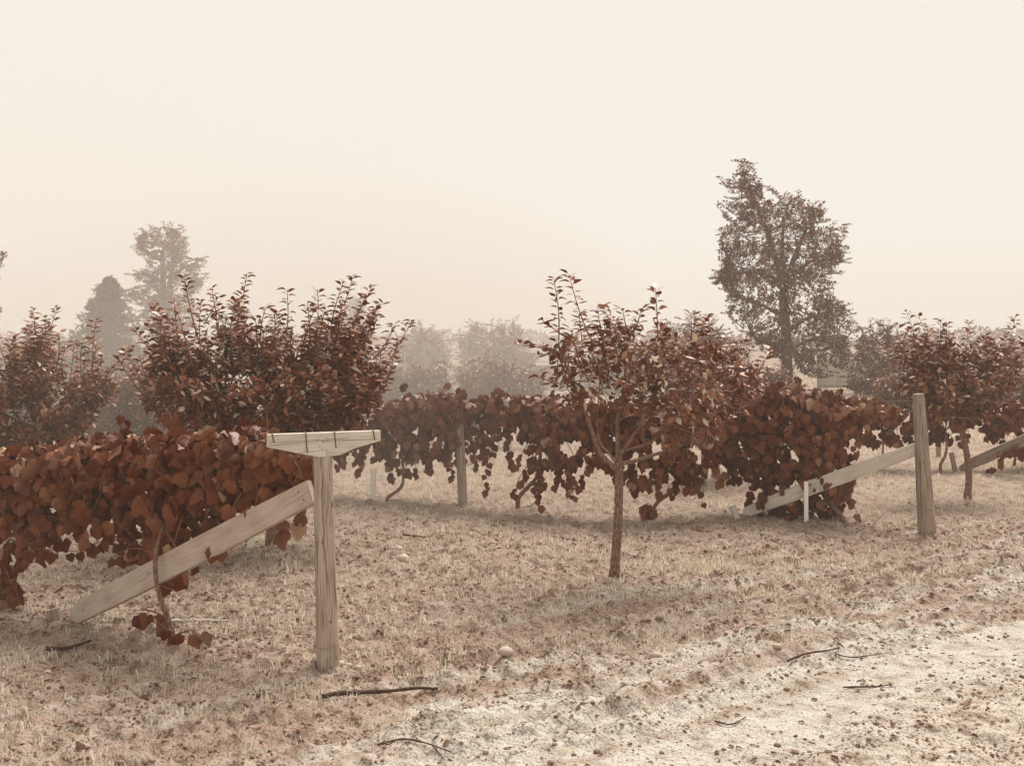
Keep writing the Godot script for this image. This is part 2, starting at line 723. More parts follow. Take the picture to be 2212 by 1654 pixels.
func tree(called: String, label: String, category: String, group: String, base_px: Vector2, d: float, limbs: Array, poly_a: Array, o: Dictionary) -> Node3D:
	var base := spot(base_px.x, base_px.y, d)
	base.y = ground_height(base.x, base.z)
	var t := thing(called, label, category, base, group)
	var hubs := PackedVector3Array()
	for i in limbs.size():
		var l: Array = limbs[i]
		var pts := limb_line(l, d)
		if i == 0:
			pts[0].y = base.y - 0.06
		var b := Build.new()
		b.off = base
		var rad := taper(pts.size(), l[l.size() - 2], l[l.size() - 1])
		if i == 0:
			rad[0] *= 1.35
			rad[1] *= 1.12
		b.tube(pts, rad, o.get("sides", 8), 0.07, rng)
		part("trunk" if i == 0 else "limb", b.done(), mats.bark, t)
		for k in range(pts.size() * (0.6 if i == 0 else 0.25), pts.size()):
			hubs.append(pts[k])
	var poly := outline(poly_a)
	var box := box_of(poly)
	var radius: float = o.get("depth", box.size.x * 0.5 / FOCAL * d)
	var leaf: float = o.leaf
	var many: int = o.twigs
	var per: int = o.per
	var length: float = o.twig
	var near: bool = o.get("near", false)
	var rise: float = o.get("rise", 0.6)
	var wood_b := Build.new()
	wood_b.off = base
	wood_b.tone = Color(1, 1, 1)
	var crown_b := Build.new()
	crown_b.off = base
	var leaves := []
	var gap: float = o.get("gap", 0.15)
	var seed_off := float(base_px.x) * 0.37
	var grain: float = o.get("grain", 1.0) * 2.2 / (radius + 0.4)
	var tries := 0
	var made := 0
	var scale_px := FOCAL / d
	while made < many and tries < many * 30:
		tries += 1
		var p := Vector2(rng.randf_range(box.position.x, box.end.x), rng.randf_range(box.position.y, box.end.y))
		if not inside(poly, p):
			continue
		var e := edge_distance(poly, p) / scale_px
		var deep := sqrt(maxf(0.0, radius * radius - pow(maxf(0.0, radius - e), 2.0)))
		var off := rng.randf_range(-1.0, 1.0)
		off = signf(off) * pow(absf(off), 0.7) * deep
		var tip := spot(p.x, p.y, d + off)
		if noise_patch.get_noise_3d(tip.x * grain + seed_off, tip.y * grain * 1.4, tip.z * grain * o.get("through", 1.0)) < -0.35 + gap:
			continue
		made += 1
		var hub := hubs[0]
		var best := 1e9
		for h in hubs:
			var q := h.distance_squared_to(tip) + maxf(0.0, h.y - tip.y) * 0.6
			if q < best:
				best = q
				hub = h
		var out_dir := (tip - hub).normalized()
		var dir := (out_dir * 0.8 + Vector3.UP * rise + wild(0.45)).normalized()
		var ln := length * rng.randf_range(0.6, 1.3)
		var start := tip - dir * ln
		var mid := start.lerp(tip, 0.5) + wild(0.06) * ln
		if near:
			var pts := smooth_line([hub, hub.lerp(start, 0.55) + wild(0.04), start, mid, tip], 2)
			wood_b.tube(pts, taper(pts.size(), 0.0055, 0.0015), 4, 0.0, null, false)
		else:
			var pts2 := PackedVector3Array([hub.lerp(start, 0.5), start, tip])
			wood_b.tube(pts2, taper(3, o.get("twig_r", 0.012), 0.002), 3, 0.0, null, false)
		for k in per:
			var f := (k + rng.randf()) / per
			var at := start.lerp(mid, f * 2.0) if f < 0.5 else mid.lerp(tip, f * 2.0 - 1.0)
			var a := rng.randf() * TAU
			var sx := dir.cross(Vector3(0.31, 0.2, 0.93)).normalized()
			var side := sx * cos(a) + dir.cross(sx) * sin(a)
			var tipdir := (side + dir * rng.randf_range(0.0, 0.8) + Vector3.DOWN * rng.randf_range(0.0, 0.5)).normalized()
			var face := (Vector3.UP * 0.9 + wild(0.8))
			var size := leaf * rng.randf_range(0.7, 1.25)
			if near:
				leaves.append([Transform3D(leaf_basis(tipdir, face, size), at + tipdir * size * 0.2), rng.randi() % tree_leaf_shapes.size(), pick_tone()])
			else:
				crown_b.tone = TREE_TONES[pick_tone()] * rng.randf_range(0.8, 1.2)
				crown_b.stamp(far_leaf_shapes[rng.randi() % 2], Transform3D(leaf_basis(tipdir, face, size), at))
	# upright shoots above the crown, each a leafy wand; ragged sprays where the outline juts out
	var shoots: Array = o.get("shoots", []).duplicate()
	for i in int(o.get("wands", 0)):
		for attempt in 40:
			var p := Vector2(rng.randf_range(box.position.x, box.end.x), rng.randf_range(box.position.y, box.position.y + box.size.y * 0.65))
			if not inside(poly, p) or p.y - top_of(poly, p.x) > 0.3 * scale_px:
				continue
			var ln := rng.randf_range(0.14, 0.42) * scale_px
			var lean := (p.x - box.get_center().x) / box.size.x * 0.9 + rng.randf_range(-0.35, 0.35)
			shoots.append([p.x, p.y + 0.1 * scale_px, p.x + lean * ln, p.y - ln * rng.randf_range(0.55, 1.0), rng.randf_range(-0.6, 0.6) * radius])
			break
	if o.get("ragged", 0.0) > 0.0:
		var mid2 := box.get_center()
		for i in poly.size():
			for rep in 3:
				var v := poly[i].lerp(poly[(i + 1) % poly.size()], 0.0 if rep == 0 else rng.randf_range(0.1, 0.9))
				var away := (v - Vector2(mid2.x, lerpf(v.y, mid2.y, 0.35)) + Vector2(0, -12)).normalized().rotated(rng.randf_range(-0.7, 0.7))
				var reach: float = o.ragged * rng.randf_range(0.5, 1.2) * scale_px
				shoots.append([v.x - away.x * reach * 0.8, v.y - away.y * reach * 0.8, v.x + away.x * reach * 0.3, v.y + away.y * reach * 0.3, rng.randf_range(-0.4, 0.4)])
	for s in shoots:
		var root := spot(s[0], s[1], d + s[4])
		var tip := spot(s[2], s[3], d + s[4])
		var bow := wild(0.05) * root.distance_to(tip)
		var pts := smooth_line([root, root.lerp(tip, 0.5) + bow, tip], 4)
		wood_b.tube(pts, taper(pts.size(), 0.006 if near else 0.012, 0.002), 4, 0.0, null, false)
		var m := int(root.distance_to(tip) / (leaf * 0.26)) + 4
		for k in m:
			var f := float(k + 0.5) / m
			var at := pts[mini(int(f * (pts.size() - 1)), pts.size() - 2)].lerp(pts[mini(int(f * (pts.size() - 1)) + 1, pts.size() - 1)], f * (pts.size() - 1) - int(f * (pts.size() - 1)))
			var a := k * 2.4 + rng.randf()
			var side := Vector3(cos(a), rng.randf_range(-0.25, 0.6) + 0.5 * f, sin(a)).normalized()
			var size := leaf * rng.randf_range(0.75, 1.3)
			var x := Transform3D(leaf_basis(side, Vector3.UP + wild(0.6), size), at + side * size * 0.2)
			if near:
				leaves.append([x, rng.randi() % tree_leaf_shapes.size(), pick_tone()])
			else:
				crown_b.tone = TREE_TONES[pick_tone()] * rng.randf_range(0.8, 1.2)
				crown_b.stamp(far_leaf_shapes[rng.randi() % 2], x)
	part("twigs", wood_b.done(), mats.twig, t, "stuff")
	if near:
		put_leaves(t, leaves, false, o.get("singles", 0))
	else:
		part("crown", crown_b.done(), mats.leaf_vertex, t)
	return t


func make_trees() -> void:
	tree("fruit_tree", "young fruit tree with bare slim trunk forking low, standing in open grass between vine rows", "tree", "young fruit trees between the vine rows", Vector2(1328, 1245), 7.68, [
		[1327, 1245, 1331, 1190, 1335, 1130, 1337, 1070, 1337, 1012, 1336, 985, 0.0, 0.037, 0.028],
		[1336, 1015, 1318, 1000, 1292, 968, 1262, 880, 1228, 805, 1206, 745, -0.1, 0.020, 0.008],
		[1336, 990, 1334, 955, 1335, 905, 1348, 840, 1352, 770, 1345, 715, 0.2, 0.019, 0.006],
		[1339, 985, 1375, 930, 1398, 895, 1425, 820, 1440, 750, -0.25, 0.015, 0.005],
		[1341, 1002, 1380, 993, 1420, 980, 1470, 962, 1540, 905, 1590, 830, 0.25, 0.016, 0.005],
		[1339, 975, 1400, 958, 1432, 930, 1440, 895, 1490, 830, -0.35, 0.010, 0.004],
		[1330, 1000, 1312, 975, 1296, 955, 1290, 900, 1300, 800, 0.35, 0.009, 0.004]],
		[1180, 775, 1190, 735, 1240, 722, 1290, 705, 1320, 690, 1390, 695, 1430, 705, 1480, 720, 1530, 740, 1580, 775, 1610, 815, 1600, 880, 1560, 930, 1490, 945, 1430, 925, 1390, 870, 1330, 860, 1290, 855, 1255, 870, 1225, 850, 1195, 815],
		{"twigs": 215, "per": 8, "twig": 0.17, "leaf": 0.060, "near": true, "singles": 300, "depth": 0.55, "rise": 0.5, "gap": 0.2, "grain": 1.3, "wands": 20, "shoots": [
			[1207, 745, 1196, 600, -0.05], [1240, 740, 1170, 690, 0.1], [1300, 720, 1290, 662, 0.0], [1320, 720, 1320, 668, 0.2], [1355, 715, 1345, 668, -0.1], [1370, 715, 1385, 668, 0.1], [1420, 720, 1432, 700, 0.2], [1500, 740, 1520, 700, 0.0], [1200, 760, 1120, 745, 0.1], [1200, 830, 1165, 815, -0.1]]})
	tree("fruit_tree", "broad leafy fruit tree crowded behind the vine canopy beside the post with the crossbar", "tree", "young fruit trees between the vine rows", Vector2(586, 1172), 8.92, [
		[586, 1172, 586, 1120, 588, 1060, 592, 1000, 592, 960, 0.0, 0.045, 0.040],
		[592, 975, 560, 930, 500, 870, 430, 800, 390, 740, -0.2, 0.024, 0.006],
		[592, 970, 580, 900, 545, 820, 520, 740, 0.2, 0.022, 0.006],
		[592, 960, 610, 880, 625, 790, 630, 710, -0.1, 0.022, 0.006],
		[592, 970, 640, 900, 700, 820, 745, 720, 0.1, 0.024, 0.006],
		[592, 985, 540, 940, 470, 900, 390, 860, 0.5, 0.016, 0.005],
		[592, 980, 650, 930, 720, 890, 800, 850, -0.4, 0.016, 0.005]],
		[298, 810, 322, 760, 372, 730, 430, 735, 470, 705, 530, 710, 560, 740, 620, 730, 680, 720, 730, 690, 785, 700, 810, 750, 835, 795, 825, 840, 800, 880, 790, 935, 700, 945, 600, 945, 500, 940, 400, 935, 330, 900, 305, 850],
		{"twigs": 900, "per": 10, "twig": 0.2, "leaf": 0.060, "near": true, "singles": 300, "depth": 0.9, "rise": 0.75, "gap": 0.16, "grain": 1.5, "through": 0.5, "wands": 90, "shoots": [
			[385, 740, 376, 645, 0.0], [430, 740, 398, 600, -0.2], [470, 720, 456, 620, 0.1], [440, 700, 470, 640, 0.3], [505, 720, 533, 592, 0.0], [530, 720, 520, 640, 0.3], [615, 740, 620, 626, -0.1], [640, 740, 600, 680, 0.2], [680, 730, 686, 628, 0.2], [730, 700, 762, 598, 0.0], [715, 700, 742, 608, -0.2], [785, 710, 826, 655, 0.1], [800, 730, 815, 680, -0.1], [760, 700, 790, 640, 0.2], [330, 760, 290, 712, 0.0], [345, 750, 320, 700, 0.3], [560, 740, 575, 660, -0.3]]})
	tree("fruit_tree", "bushy fruit tree with dark upright leafy wands rising behind the leaf covered trellis", "tree", "young fruit trees between the vine rows", Vector2(92, 1130), 9.8, [
		[92, 1130, 93, 1050, 96, 960, 95, 880, 0.0, 0.035, 0.026],
		[95, 930, 70, 860, 40, 800, 20, 760, 0.1, 0.016, 0.005],
		[95, 885, 96, 820, 98, 760, -0.1, 0.016, 0.005],
		[96, 910, 140, 860, 190, 810, 205, 760, 0.2, 0.018, 0.005],
		[96, 930, 160, 890, 230, 830, -0.2, 0.014, 0.004],
		[94, 935, 20, 900, -60, 840, -0.2, 0.014, 0.004]],
		[-120, 800, -60, 780, 0, 785, 40, 750, 60, 735, 100, 730, 125, 765, 135, 800, 170, 800, 205, 800, 215, 815, 240, 810, 245, 830, 215, 870, 195, 920, 150, 950, 60, 960, -120, 960],
		{"twigs": 720, "per": 9, "twig": 0.2, "leaf": 0.056, "near": true, "singles": 200, "depth": 0.8, "rise": 0.9, "gap": 0.18, "grain": 1.5, "through": 0.5, "wands": 60, "shoots": [
			[98, 750, 97, 686, 0.0], [85, 750, 75, 712, 0.2], [200, 830, 206, 692, 0.0], [196, 840, 209, 740, 0.1], [215, 830, 280, 752, 0.0], [200, 860, 262, 785, -0.1], [40, 760, 22, 740, 0.1], [150, 820, 160, 738, 0.2], [70, 760, 62, 716, -0.2], [-20, 790, -40, 720, 0.0]]})
	tree("fruit_tree", "small fruit tree with a leaning curved trunk beyond the slanting end post", "tree", "young fruit trees between the vine rows", Vector2(2090, 1072), 11.45, [
		[2090, 1072, 2094, 1030, 2090, 985, 2080, 935, 2078, 905, 2081, 885, 0.0, 0.036, 0.027],
		[2078, 915, 2062, 890, 2030, 868, 2012, 840, 1990, 790, -0.1, 0.022, 0.007],
		[2081, 890, 2085, 850, 2110, 815, 2140, 790, 2165, 750, 0.2, 0.024, 0.006],
		[2081, 885, 2072, 840, 2058, 790, 2050, 750, 0.2, 0.020, 0.006],
		[2080, 900, 2130, 870, 2180, 830, -0.3, 0.015, 0.005]],
		[1935, 800, 1955, 755, 1985, 735, 2010, 725, 2050, 745, 2090, 755, 2130, 745, 2170, 735, 2205, 750, 2205, 800, 2185, 860, 2140, 885, 2100, 870, 2060, 890, 1990, 885, 1940, 850],
		{"twigs": 320, "per": 9, "twig": 0.22, "leaf": 0.066, "near": true, "singles": 150, "depth": 0.7, "rise": 0.6, "gap": 0.22, "grain": 1.4, "through": 0.5, "wands": 36, "shoots": [
			[2000, 760, 2006, 703, 0.0], [1975, 770, 1985, 715, 0.2], [2050, 760, 2050, 720, 0.0], [2140, 760, 2150, 735, 0.0], [2185, 760, 2195, 740, 0.1], [1950, 780, 1938, 700, 0.0]]})
	tree("fruit_tree", "dense low fruit tree behind the heaped vine that reaches the ground", "tree", "young fruit trees between the vine rows", Vector2(1545, 1040), 12.5, [
		[1545, 1042, 1546, 980, 1545, 920, 1540, 880, 0.0, 0.045, 0.035],
		[1543, 930, 1500, 860, 1470, 790, 0.1, 0.020, 0.006],
		[1541, 890, 1540, 820, 1545, 760, 0.1, 0.020, 0.006],
		[1543, 920, 1590, 860, 1625, 810, -0.1, 0.020, 0.006]],
		[1430, 800, 1450, 750, 1500, 725, 1560, 735, 1610, 760, 1650, 800, 1655, 860, 1600, 900, 1500, 905, 1440, 870],
		{"twigs": 380, "per": 9, "twig": 0.22, "leaf": 0.066, "near": true, "singles": 0, "depth": 0.75, "rise": 0.6, "gap": 0.06, "shoots": [[1530, 750, 1535, 705, 0.0], [1590, 770, 1605, 735, 0.1]]})


func far_tree(called: String, label: String, category: String, base_px: Vector2, d: float, limbs: Array, poly: Array, o: Dictionary, group := "trees beyond the vineyard") -> void:
	tree(called, label, category, group, base_px, d, limbs, poly, o)


func bush_limbs(x: float, top: float, bottom: float, w: float, r: float) -> Array:
	var m := lerpf(bottom, top, 0.45)
	return [[x, bottom, x + 3, lerpf(bottom, m, 0.5), x, m, 0.0, r, r * 0.7],
		[x, m + 4, x - w * 0.2, lerpf(m, top, 0.5), x - w * 0.28, lerpf(m, top, 0.85), 0.6, r * 0.5, r * 0.15],
		[x, m, x + w * 0.05, lerpf(m, top, 0.5), x + w * 0.04, lerpf(m, top, 0.9), -0.4, r * 0.5, r * 0.15],
		[x, m + 4, x + w * 0.2, lerpf(m, top, 0.45), x + w * 0.3, lerpf(m, top, 0.8), 0.3, r * 0.5, r * 0.15]]


func make_far() -> void:
	# tall broad-leaved tree
	far_tree("tall_tree", "tall ragged broadleaf tree with crown leaning to a pointed top, rising above everything", "tree", Vector2(1700, 850), 31.0, [
		[1702, 850, 1700, 780, 1698, 700, 1692, 640, 1700, 600, 0.0, 0.17, 0.11],
		[1697, 640, 1680, 570, 1650, 480, 1615, 400, 1604, 365, 0.2, 0.11, 0.02],
		[1700, 605, 1715, 560, 1740, 500, 1760, 460, -0.2, 0.10, 0.02],
		[1699, 620, 1690, 540, 1695, 470, 0.5, 0.09, 0.02],
		[1699, 720, 1740, 690, 1800, 670, -0.6, 0.07, 0.02],
		[1698, 690, 1650, 660, 1590, 640, 0.6, 0.07, 0.02],
		[1699, 610, 1640, 590, 1575, 590, -0.5, 0.06, 0.015],
		[1702, 600, 1760, 560, 1810, 540, 0.6, 0.06, 0.015],
		[1700, 760, 1760, 730, 1820, 740, 0.6, 0.06, 0.015],
		[1698, 760, 1650, 740, 1620, 720, -0.5, 0.05, 0.015]],
		[1593, 350, 1613, 351, 1630, 395, 1664, 409, 1691, 429, 1725, 421, 1732, 443, 1776, 441, 1779, 477, 1823, 490, 1817, 521, 1827, 541, 1827, 568, 1800, 612, 1776, 629, 1827, 660, 1834, 680, 1851, 707, 1834, 731, 1844, 792, 1780, 815, 1712, 805, 1664, 765, 1617, 724, 1569, 677, 1586, 650, 1549, 612, 1546, 595, 1569, 575, 1556, 541, 1559, 500, 1576, 473, 1556, 450, 1586, 433, 1556, 389, 1586, 399],
		{"twigs": 1500, "per": 14, "twig": 0.42, "leaf": 0.085, "depth": 1.6, "rise": 0.1, "gap": 0.33, "grain": 2.0, "through": 0.25, "sides": 8, "ragged": 0.5})
	far_tree("tall_tree", "slender airy tree with a flat topped crown and twin stems beside the dark conifer", "tree", Vector2(352, 853), 30.0, [
		[352, 853, 351, 760, 350, 680, 352, 600, 350, 540, 0.0, 0.17, 0.05],
		[353, 760, 362, 680, 368, 600, 372, 540, 0.4, 0.10, 0.03],
		[351, 660, 320, 640, 285, 632, -0.3, 0.05, 0.015],
		[351, 690, 390, 650, 425, 620, 0.3, 0.05, 0.015],
		[352, 610, 320, 595, 290, 592, 0.2, 0.05, 0.015],
		[360, 600, 395, 580, 430, 572, -0.2, 0.05, 0.015],
		[351, 570, 330, 550, 300, 535, -0.3, 0.04, 0.012],
		[368, 570, 385, 540, 390, 510, 0.3, 0.04, 0.012]],
		[324, 490, 372, 488, 394, 502, 400, 538, 396, 562, 436, 562, 432, 578, 440, 602, 424, 626, 424, 666, 432, 706, 380, 730, 320, 722, 296, 690, 304, 658, 260, 634, 280, 626, 328, 618, 280, 594, 332, 578, 288, 538, 308, 530, 296, 514],
		{"twigs": 620, "per": 12, "twig": 0.32, "leaf": 0.072, "grain": 1.9, "through": 0.25, "depth": 1.0, "rise": 0.1, "gap": 0.24, "ragged": 0.45})
	# conifer: whorls of drooping boughs carrying small sprays
	make_conifer()
	var low := [
		["pale hazy orchard tree with spiky twigs, beyond the vine row near the bent stem", 900.0, 846.0, 31.0, [815, 848, 812, 800, 832, 745, 872, 730, 895, 702, 935, 708, 968, 742, 984, 800, 984, 848], 360],
		["faint feathery orchard tree beside the low shed, showing over the vine canopy", 1075.0, 845.0, 31.5, [978, 845, 982, 770, 987, 725, 1022, 698, 1062, 704, 1112, 692, 1140, 745, 1168, 770, 1150, 845], 420],
		["rounded pale tree filling the gap between the young fruit tree and the tall tree", 1490.0, 835.0, 34.0, [1395, 835, 1400, 735, 1424, 704, 1462, 688, 1502, 682, 1542, 692, 1574, 722, 1622, 748, 1640, 835], 480],
		["thick hazy tree standing beside the tall ragged tree, over the plank fence end", 1910.0, 868.0, 30.0, [1842, 868, 1822, 815, 1852, 728, 1882, 694, 1922, 698, 1944, 724, 1982, 745, 2002, 805, 1996, 868], 460],
		["washed out tree behind the fruit tree with the leaning trunk", 2010.0, 830.0, 36.0, [1950, 830, 1952, 750, 1980, 725, 2030, 735, 2060, 755, 2075, 830], 260],
		["palest distant tree at the open end of the orchard", 2140.0, 810.0, 44.0, [2078, 810, 2080, 755, 2110, 725, 2150, 735, 2190, 730, 2240, 760, 2250, 810], 300],
		["ghostly thin distant tree showing behind the upright shoots of the broad fruit tree", 768.0, 775.0, 85.0, [738, 740, 742, 668, 760, 638, 785, 644, 797, 690, 803, 740], 200],
		["low shaggy tree beyond the conifer, part of the far orchard edge", 60.0, 800.0, 46.0, [-40, 800, -35, 748, 20, 732, 70, 736, 120, 728, 165, 745, 170, 800], 380],
		["dim shaggy tree under the slender airy tree", 270.0, 812.0, 42.0, [165, 812, 170, 755, 220, 740, 290, 736, 340, 750, 420, 745, 430, 812], 420],
		["small dusky orchard tree behind the upright leafy wands", 250.0, 900.0, 19.0, [165, 905, 170, 840, 215, 815, 280, 800, 330, 805, 345, 905], 300],
		["low twiggy orchard bush just behind the vine row by the cracked middle post", 900.0, 905.0, 22.0, [815, 870, 815, 800, 860, 780, 930, 795, 962, 782, 985, 870], 300],
		["tangled orchard bush in front of the faint feathery tree", 1080.0, 905.0, 21.0, [985, 870, 990, 795, 1050, 770, 1110, 785, 1175, 800, 1190, 870], 320],
		["loose bush at the foot of the plank fence", 1960.0, 890.0, 24.0, [1880, 880, 1885, 825, 1930, 800, 1990, 815, 2010, 880], 220],
		["hazy feathery orchard tree showing past the edge of the broad leafy fruit tree", 760.0, 860.0, 29.0, [690, 860, 695, 800, 730, 760, 790, 745, 835, 770, 850, 860], 300],
		["soft orchard tree behind the young fruit tree's open fork", 1330.0, 850.0, 30.0, [1240, 850, 1245, 790, 1280, 750, 1340, 735, 1400, 745, 1430, 790, 1430, 850], 320],
		["scrubby orchard tree under the tall ragged tree", 1650.0, 870.0, 25.0, [1580, 870, 1590, 810, 1640, 785, 1690, 800, 1730, 830, 1740, 870], 260],
		["bushy orchard tree behind the leaning fruit tree's crown", 2070.0, 880.0, 23.0, [2000, 890, 2010, 830, 2050, 790, 2110, 785, 2150, 820, 2160, 890], 280],
		["orchard tree with drooping sprays at the open end of the far row", 2215.0, 880.0, 25.0, [2150, 890, 2155, 800, 2190, 760, 2250, 755, 2300, 800, 2310, 890], 300],
		["leafy orchard tree filling the space between the two bushy fruit trees", 270.0, 960.0, 14.0, [175, 940, 180, 860, 220, 825, 280, 810, 330, 800, 400, 850, 400, 940], 340],
		["low orchard tree hidden behind the heavy trellis vine", 20.0, 930.0, 17.0, [-60, 920, -60, 840, 0, 810, 60, 815, 110, 850, 120, 920], 260],
	]
	for a in low:
		var poly: Array = a[4]
		var box := box_of(outline(poly))
		var near: bool = a[3] < 35.0
		far_tree("orchard_tree", a[0], "tree", Vector2(a[1], HORIZON_Y + EYE * FOCAL / a[3]), a[3], bush_limbs(a[1], box.position.y, HORIZON_Y + EYE * FOCAL / a[3] + 1.0, box.size.x, 0.03 + 0.0024 * a[3]), poly,
			{"twigs": int(a[5] * 1.7), "per": 10, "twig": 0.2 + 0.005 * a[3], "leaf": 0.045 + 0.0010 * a[3], "depth": minf(1.9, box.size.x * 0.42 / FOCAL * a[3]), "rise": 0.7, "gap": 0.22, "grain": 1.6, "through": 0.4, "twig_r": 0.010, "ragged": 0.45}, "orchard trees beyond the vine rows")
	# the tree just outside the frame whose bough tips reach in
	far_tree("tall_tree", "tall tree at the picture edge of which only a few bough tips show", "tree", Vector2(-75, 890), 24.0, [
		[-75, 890, -72, 800, -70, 700, -66, 600, -62, 520, 0.0, 0.16, 0.05],
		[-68, 640, -30, 600, -5, 550, 0.0, 0.04, 0.01],
		[-70, 720, -30, 690, -6, 656, 0.0, 0.04, 0.01],
		[-70, 660, -110, 620, -140, 600, 0.0, 0.04, 0.01]],
		[-150, 790, -160, 600, -110, 500, -60, 470, -30, 520, -3, 547, 3, 554, -20, 580, -20, 640, 0, 651, -3, 660, -20, 690, -16, 790],
		{"twigs": 420, "per": 10, "twig": 0.35, "leaf": 0.10, "depth": 0.8, "rise": 0.2, "gap": 0.1})
	make_buildings()
	make_far_woods()


func make_conifer() -> void:
	var d := 30.0
	var base := spot(228, HORIZON_Y + EYE * FOCAL / d, d)
	base.y = ground_height(base.x, base.z)
	var t := thing("conifer_tree", "dark blunt topped conifer with ragged skirts, beside the slender airy tree", "tree", base, "trees beyond the vineyard")
	var top := spot(236, 600, d)
	var b := Build.new()
	b.off = base
	var pts := PackedVector3Array([base - Vector3(0, 0.05, 0), base.lerp(top, 0.4), base.lerp(top, 0.75), top])
	b.tube(pts, PackedFloat32Array([0.14, 0.10, 0.06, 0.015]), 7, 0.05, rng)
	part("trunk", b.done(), mats.bark, t)
	var crown := Build.new()
	crown.off = base
	var tw := Build.new()
	tw.off = base
	var hgt := top.y - base.y
	for i in 300:
		var f := pow(rng.randf(), 0.85)                       # 0 at the foot, 1 at the top
		var y := base.y + hgt * (0.12 + 0.88 * f)
		var reach := (1.75 * (1.0 - f) + 0.16) * (0.68 + 0.45 * absf(sin(f * 23.0))) * rng.randf_range(0.7, 1.3) * 0.72
		var a := rng.randf() * TAU
		var root := Vector3(lerpf(base.x, top.x, f), y, base.z)
		var out := Vector3(cos(a), 0.0, sin(a))
		var mid := root + out * reach * 0.5 + Vector3.UP * reach * 0.08
		var tip := root + out * reach + Vector3.DOWN * reach * rng.randf_range(-0.1, 0.3)
		tw.tube(PackedVector3Array([root, mid, tip]), taper(3, 0.014, 0.003), 3, 0.0, null, false)
		var m := int(40 * reach) + 14
		for k in m:
			var q := pow(rng.randf(), 0.6)
			var at := root.lerp(mid, q * 2.0) if q < 0.5 else mid.lerp(tip, q * 2.0 - 1.0)
			var dir := (out * 0.7 + wild(0.9) + Vector3.DOWN * 0.15).normalized()
			crown.tone = TREE_TONES[1] * rng.randf_range(0.7, 1.15)
			crown.stamp(far_leaf_shapes[0], Transform3D(leaf_basis(dir, Vector3.UP + wild(0.8), rng.randf_range(0.07, 0.15)), at + wild(0.04)))
	part("boughs", tw.done(), mats.twig, t, "stuff")
	part("crown", crown.done(), mats.leaf_vertex, t)


func box_mesh(size: Vector3, bevel := 0.0) -> ArrayMesh:
	# a box with chamfered long edges (along Y), grain UVs along Y
	var b := Build.new()
	var hx := size.x / 2
	var hz := size.z / 2
	var c := minf(bevel, minf(hx, hz) * 0.6)
	var ring := [Vector2(-hx + c, hz), Vector2(hx - c, hz), Vector2(hx, hz - c), Vector2(hx, -hz + c), Vector2(hx - c, -hz), Vector2(-hx + c, -hz), Vector2(-hx, -hz + c), Vector2(-hx, hz - c)]
	for i in 8:
		var p: Vector2 = ring[i]
		var q: Vector2 = ring[(i + 1) % 8]
		if p.distance_to(q) < 1e-5:
			continue
		var dv := q - p
		var n := Vector3(dv.y, 0, -dv.x).normalized()
		if n.dot(Vector3(p.x + q.x, 0, p.y + q.y)) < 0:
			n = -n
		var u0 := fmod(i * 0.31, 1.0)
		var u1 := u0 + p.distance_to(q) * 2.6
		var k := b.put(Vector3(p.x, 0, p.y), n, Vector2(u0, 0))
		b.put(Vector3(q.x, 0, q.y), n, Vector2(u1, 0))
		b.put(Vector3(q.x, size.y, q.y), n, Vector2(u1, size.y * 0.7))
		b.put(Vector3(p.x, size.y, p.y), n, Vector2(u0, size.y * 0.7))
		b.tri(k, k + 2, k + 1)
		b.tri(k, k + 3, k + 2)
	for e in [0.0, size.y]:
		var n := Vector3.UP if e > 0 else Vector3.DOWN
		var k := b.put(Vector3(0, e, 0), n, Vector2(0.2, 0.2))
		for i in 8:
			var p: Vector2 = ring[i]
			b.put(Vector3(p.x, e, p.y), n, Vector2(0.2 + p.x, 0.2 + p.y))
		for i in 8:
			b.tri(k, k + 1 + i, k + 1 + (i + 1) % 8)
	return b.done()


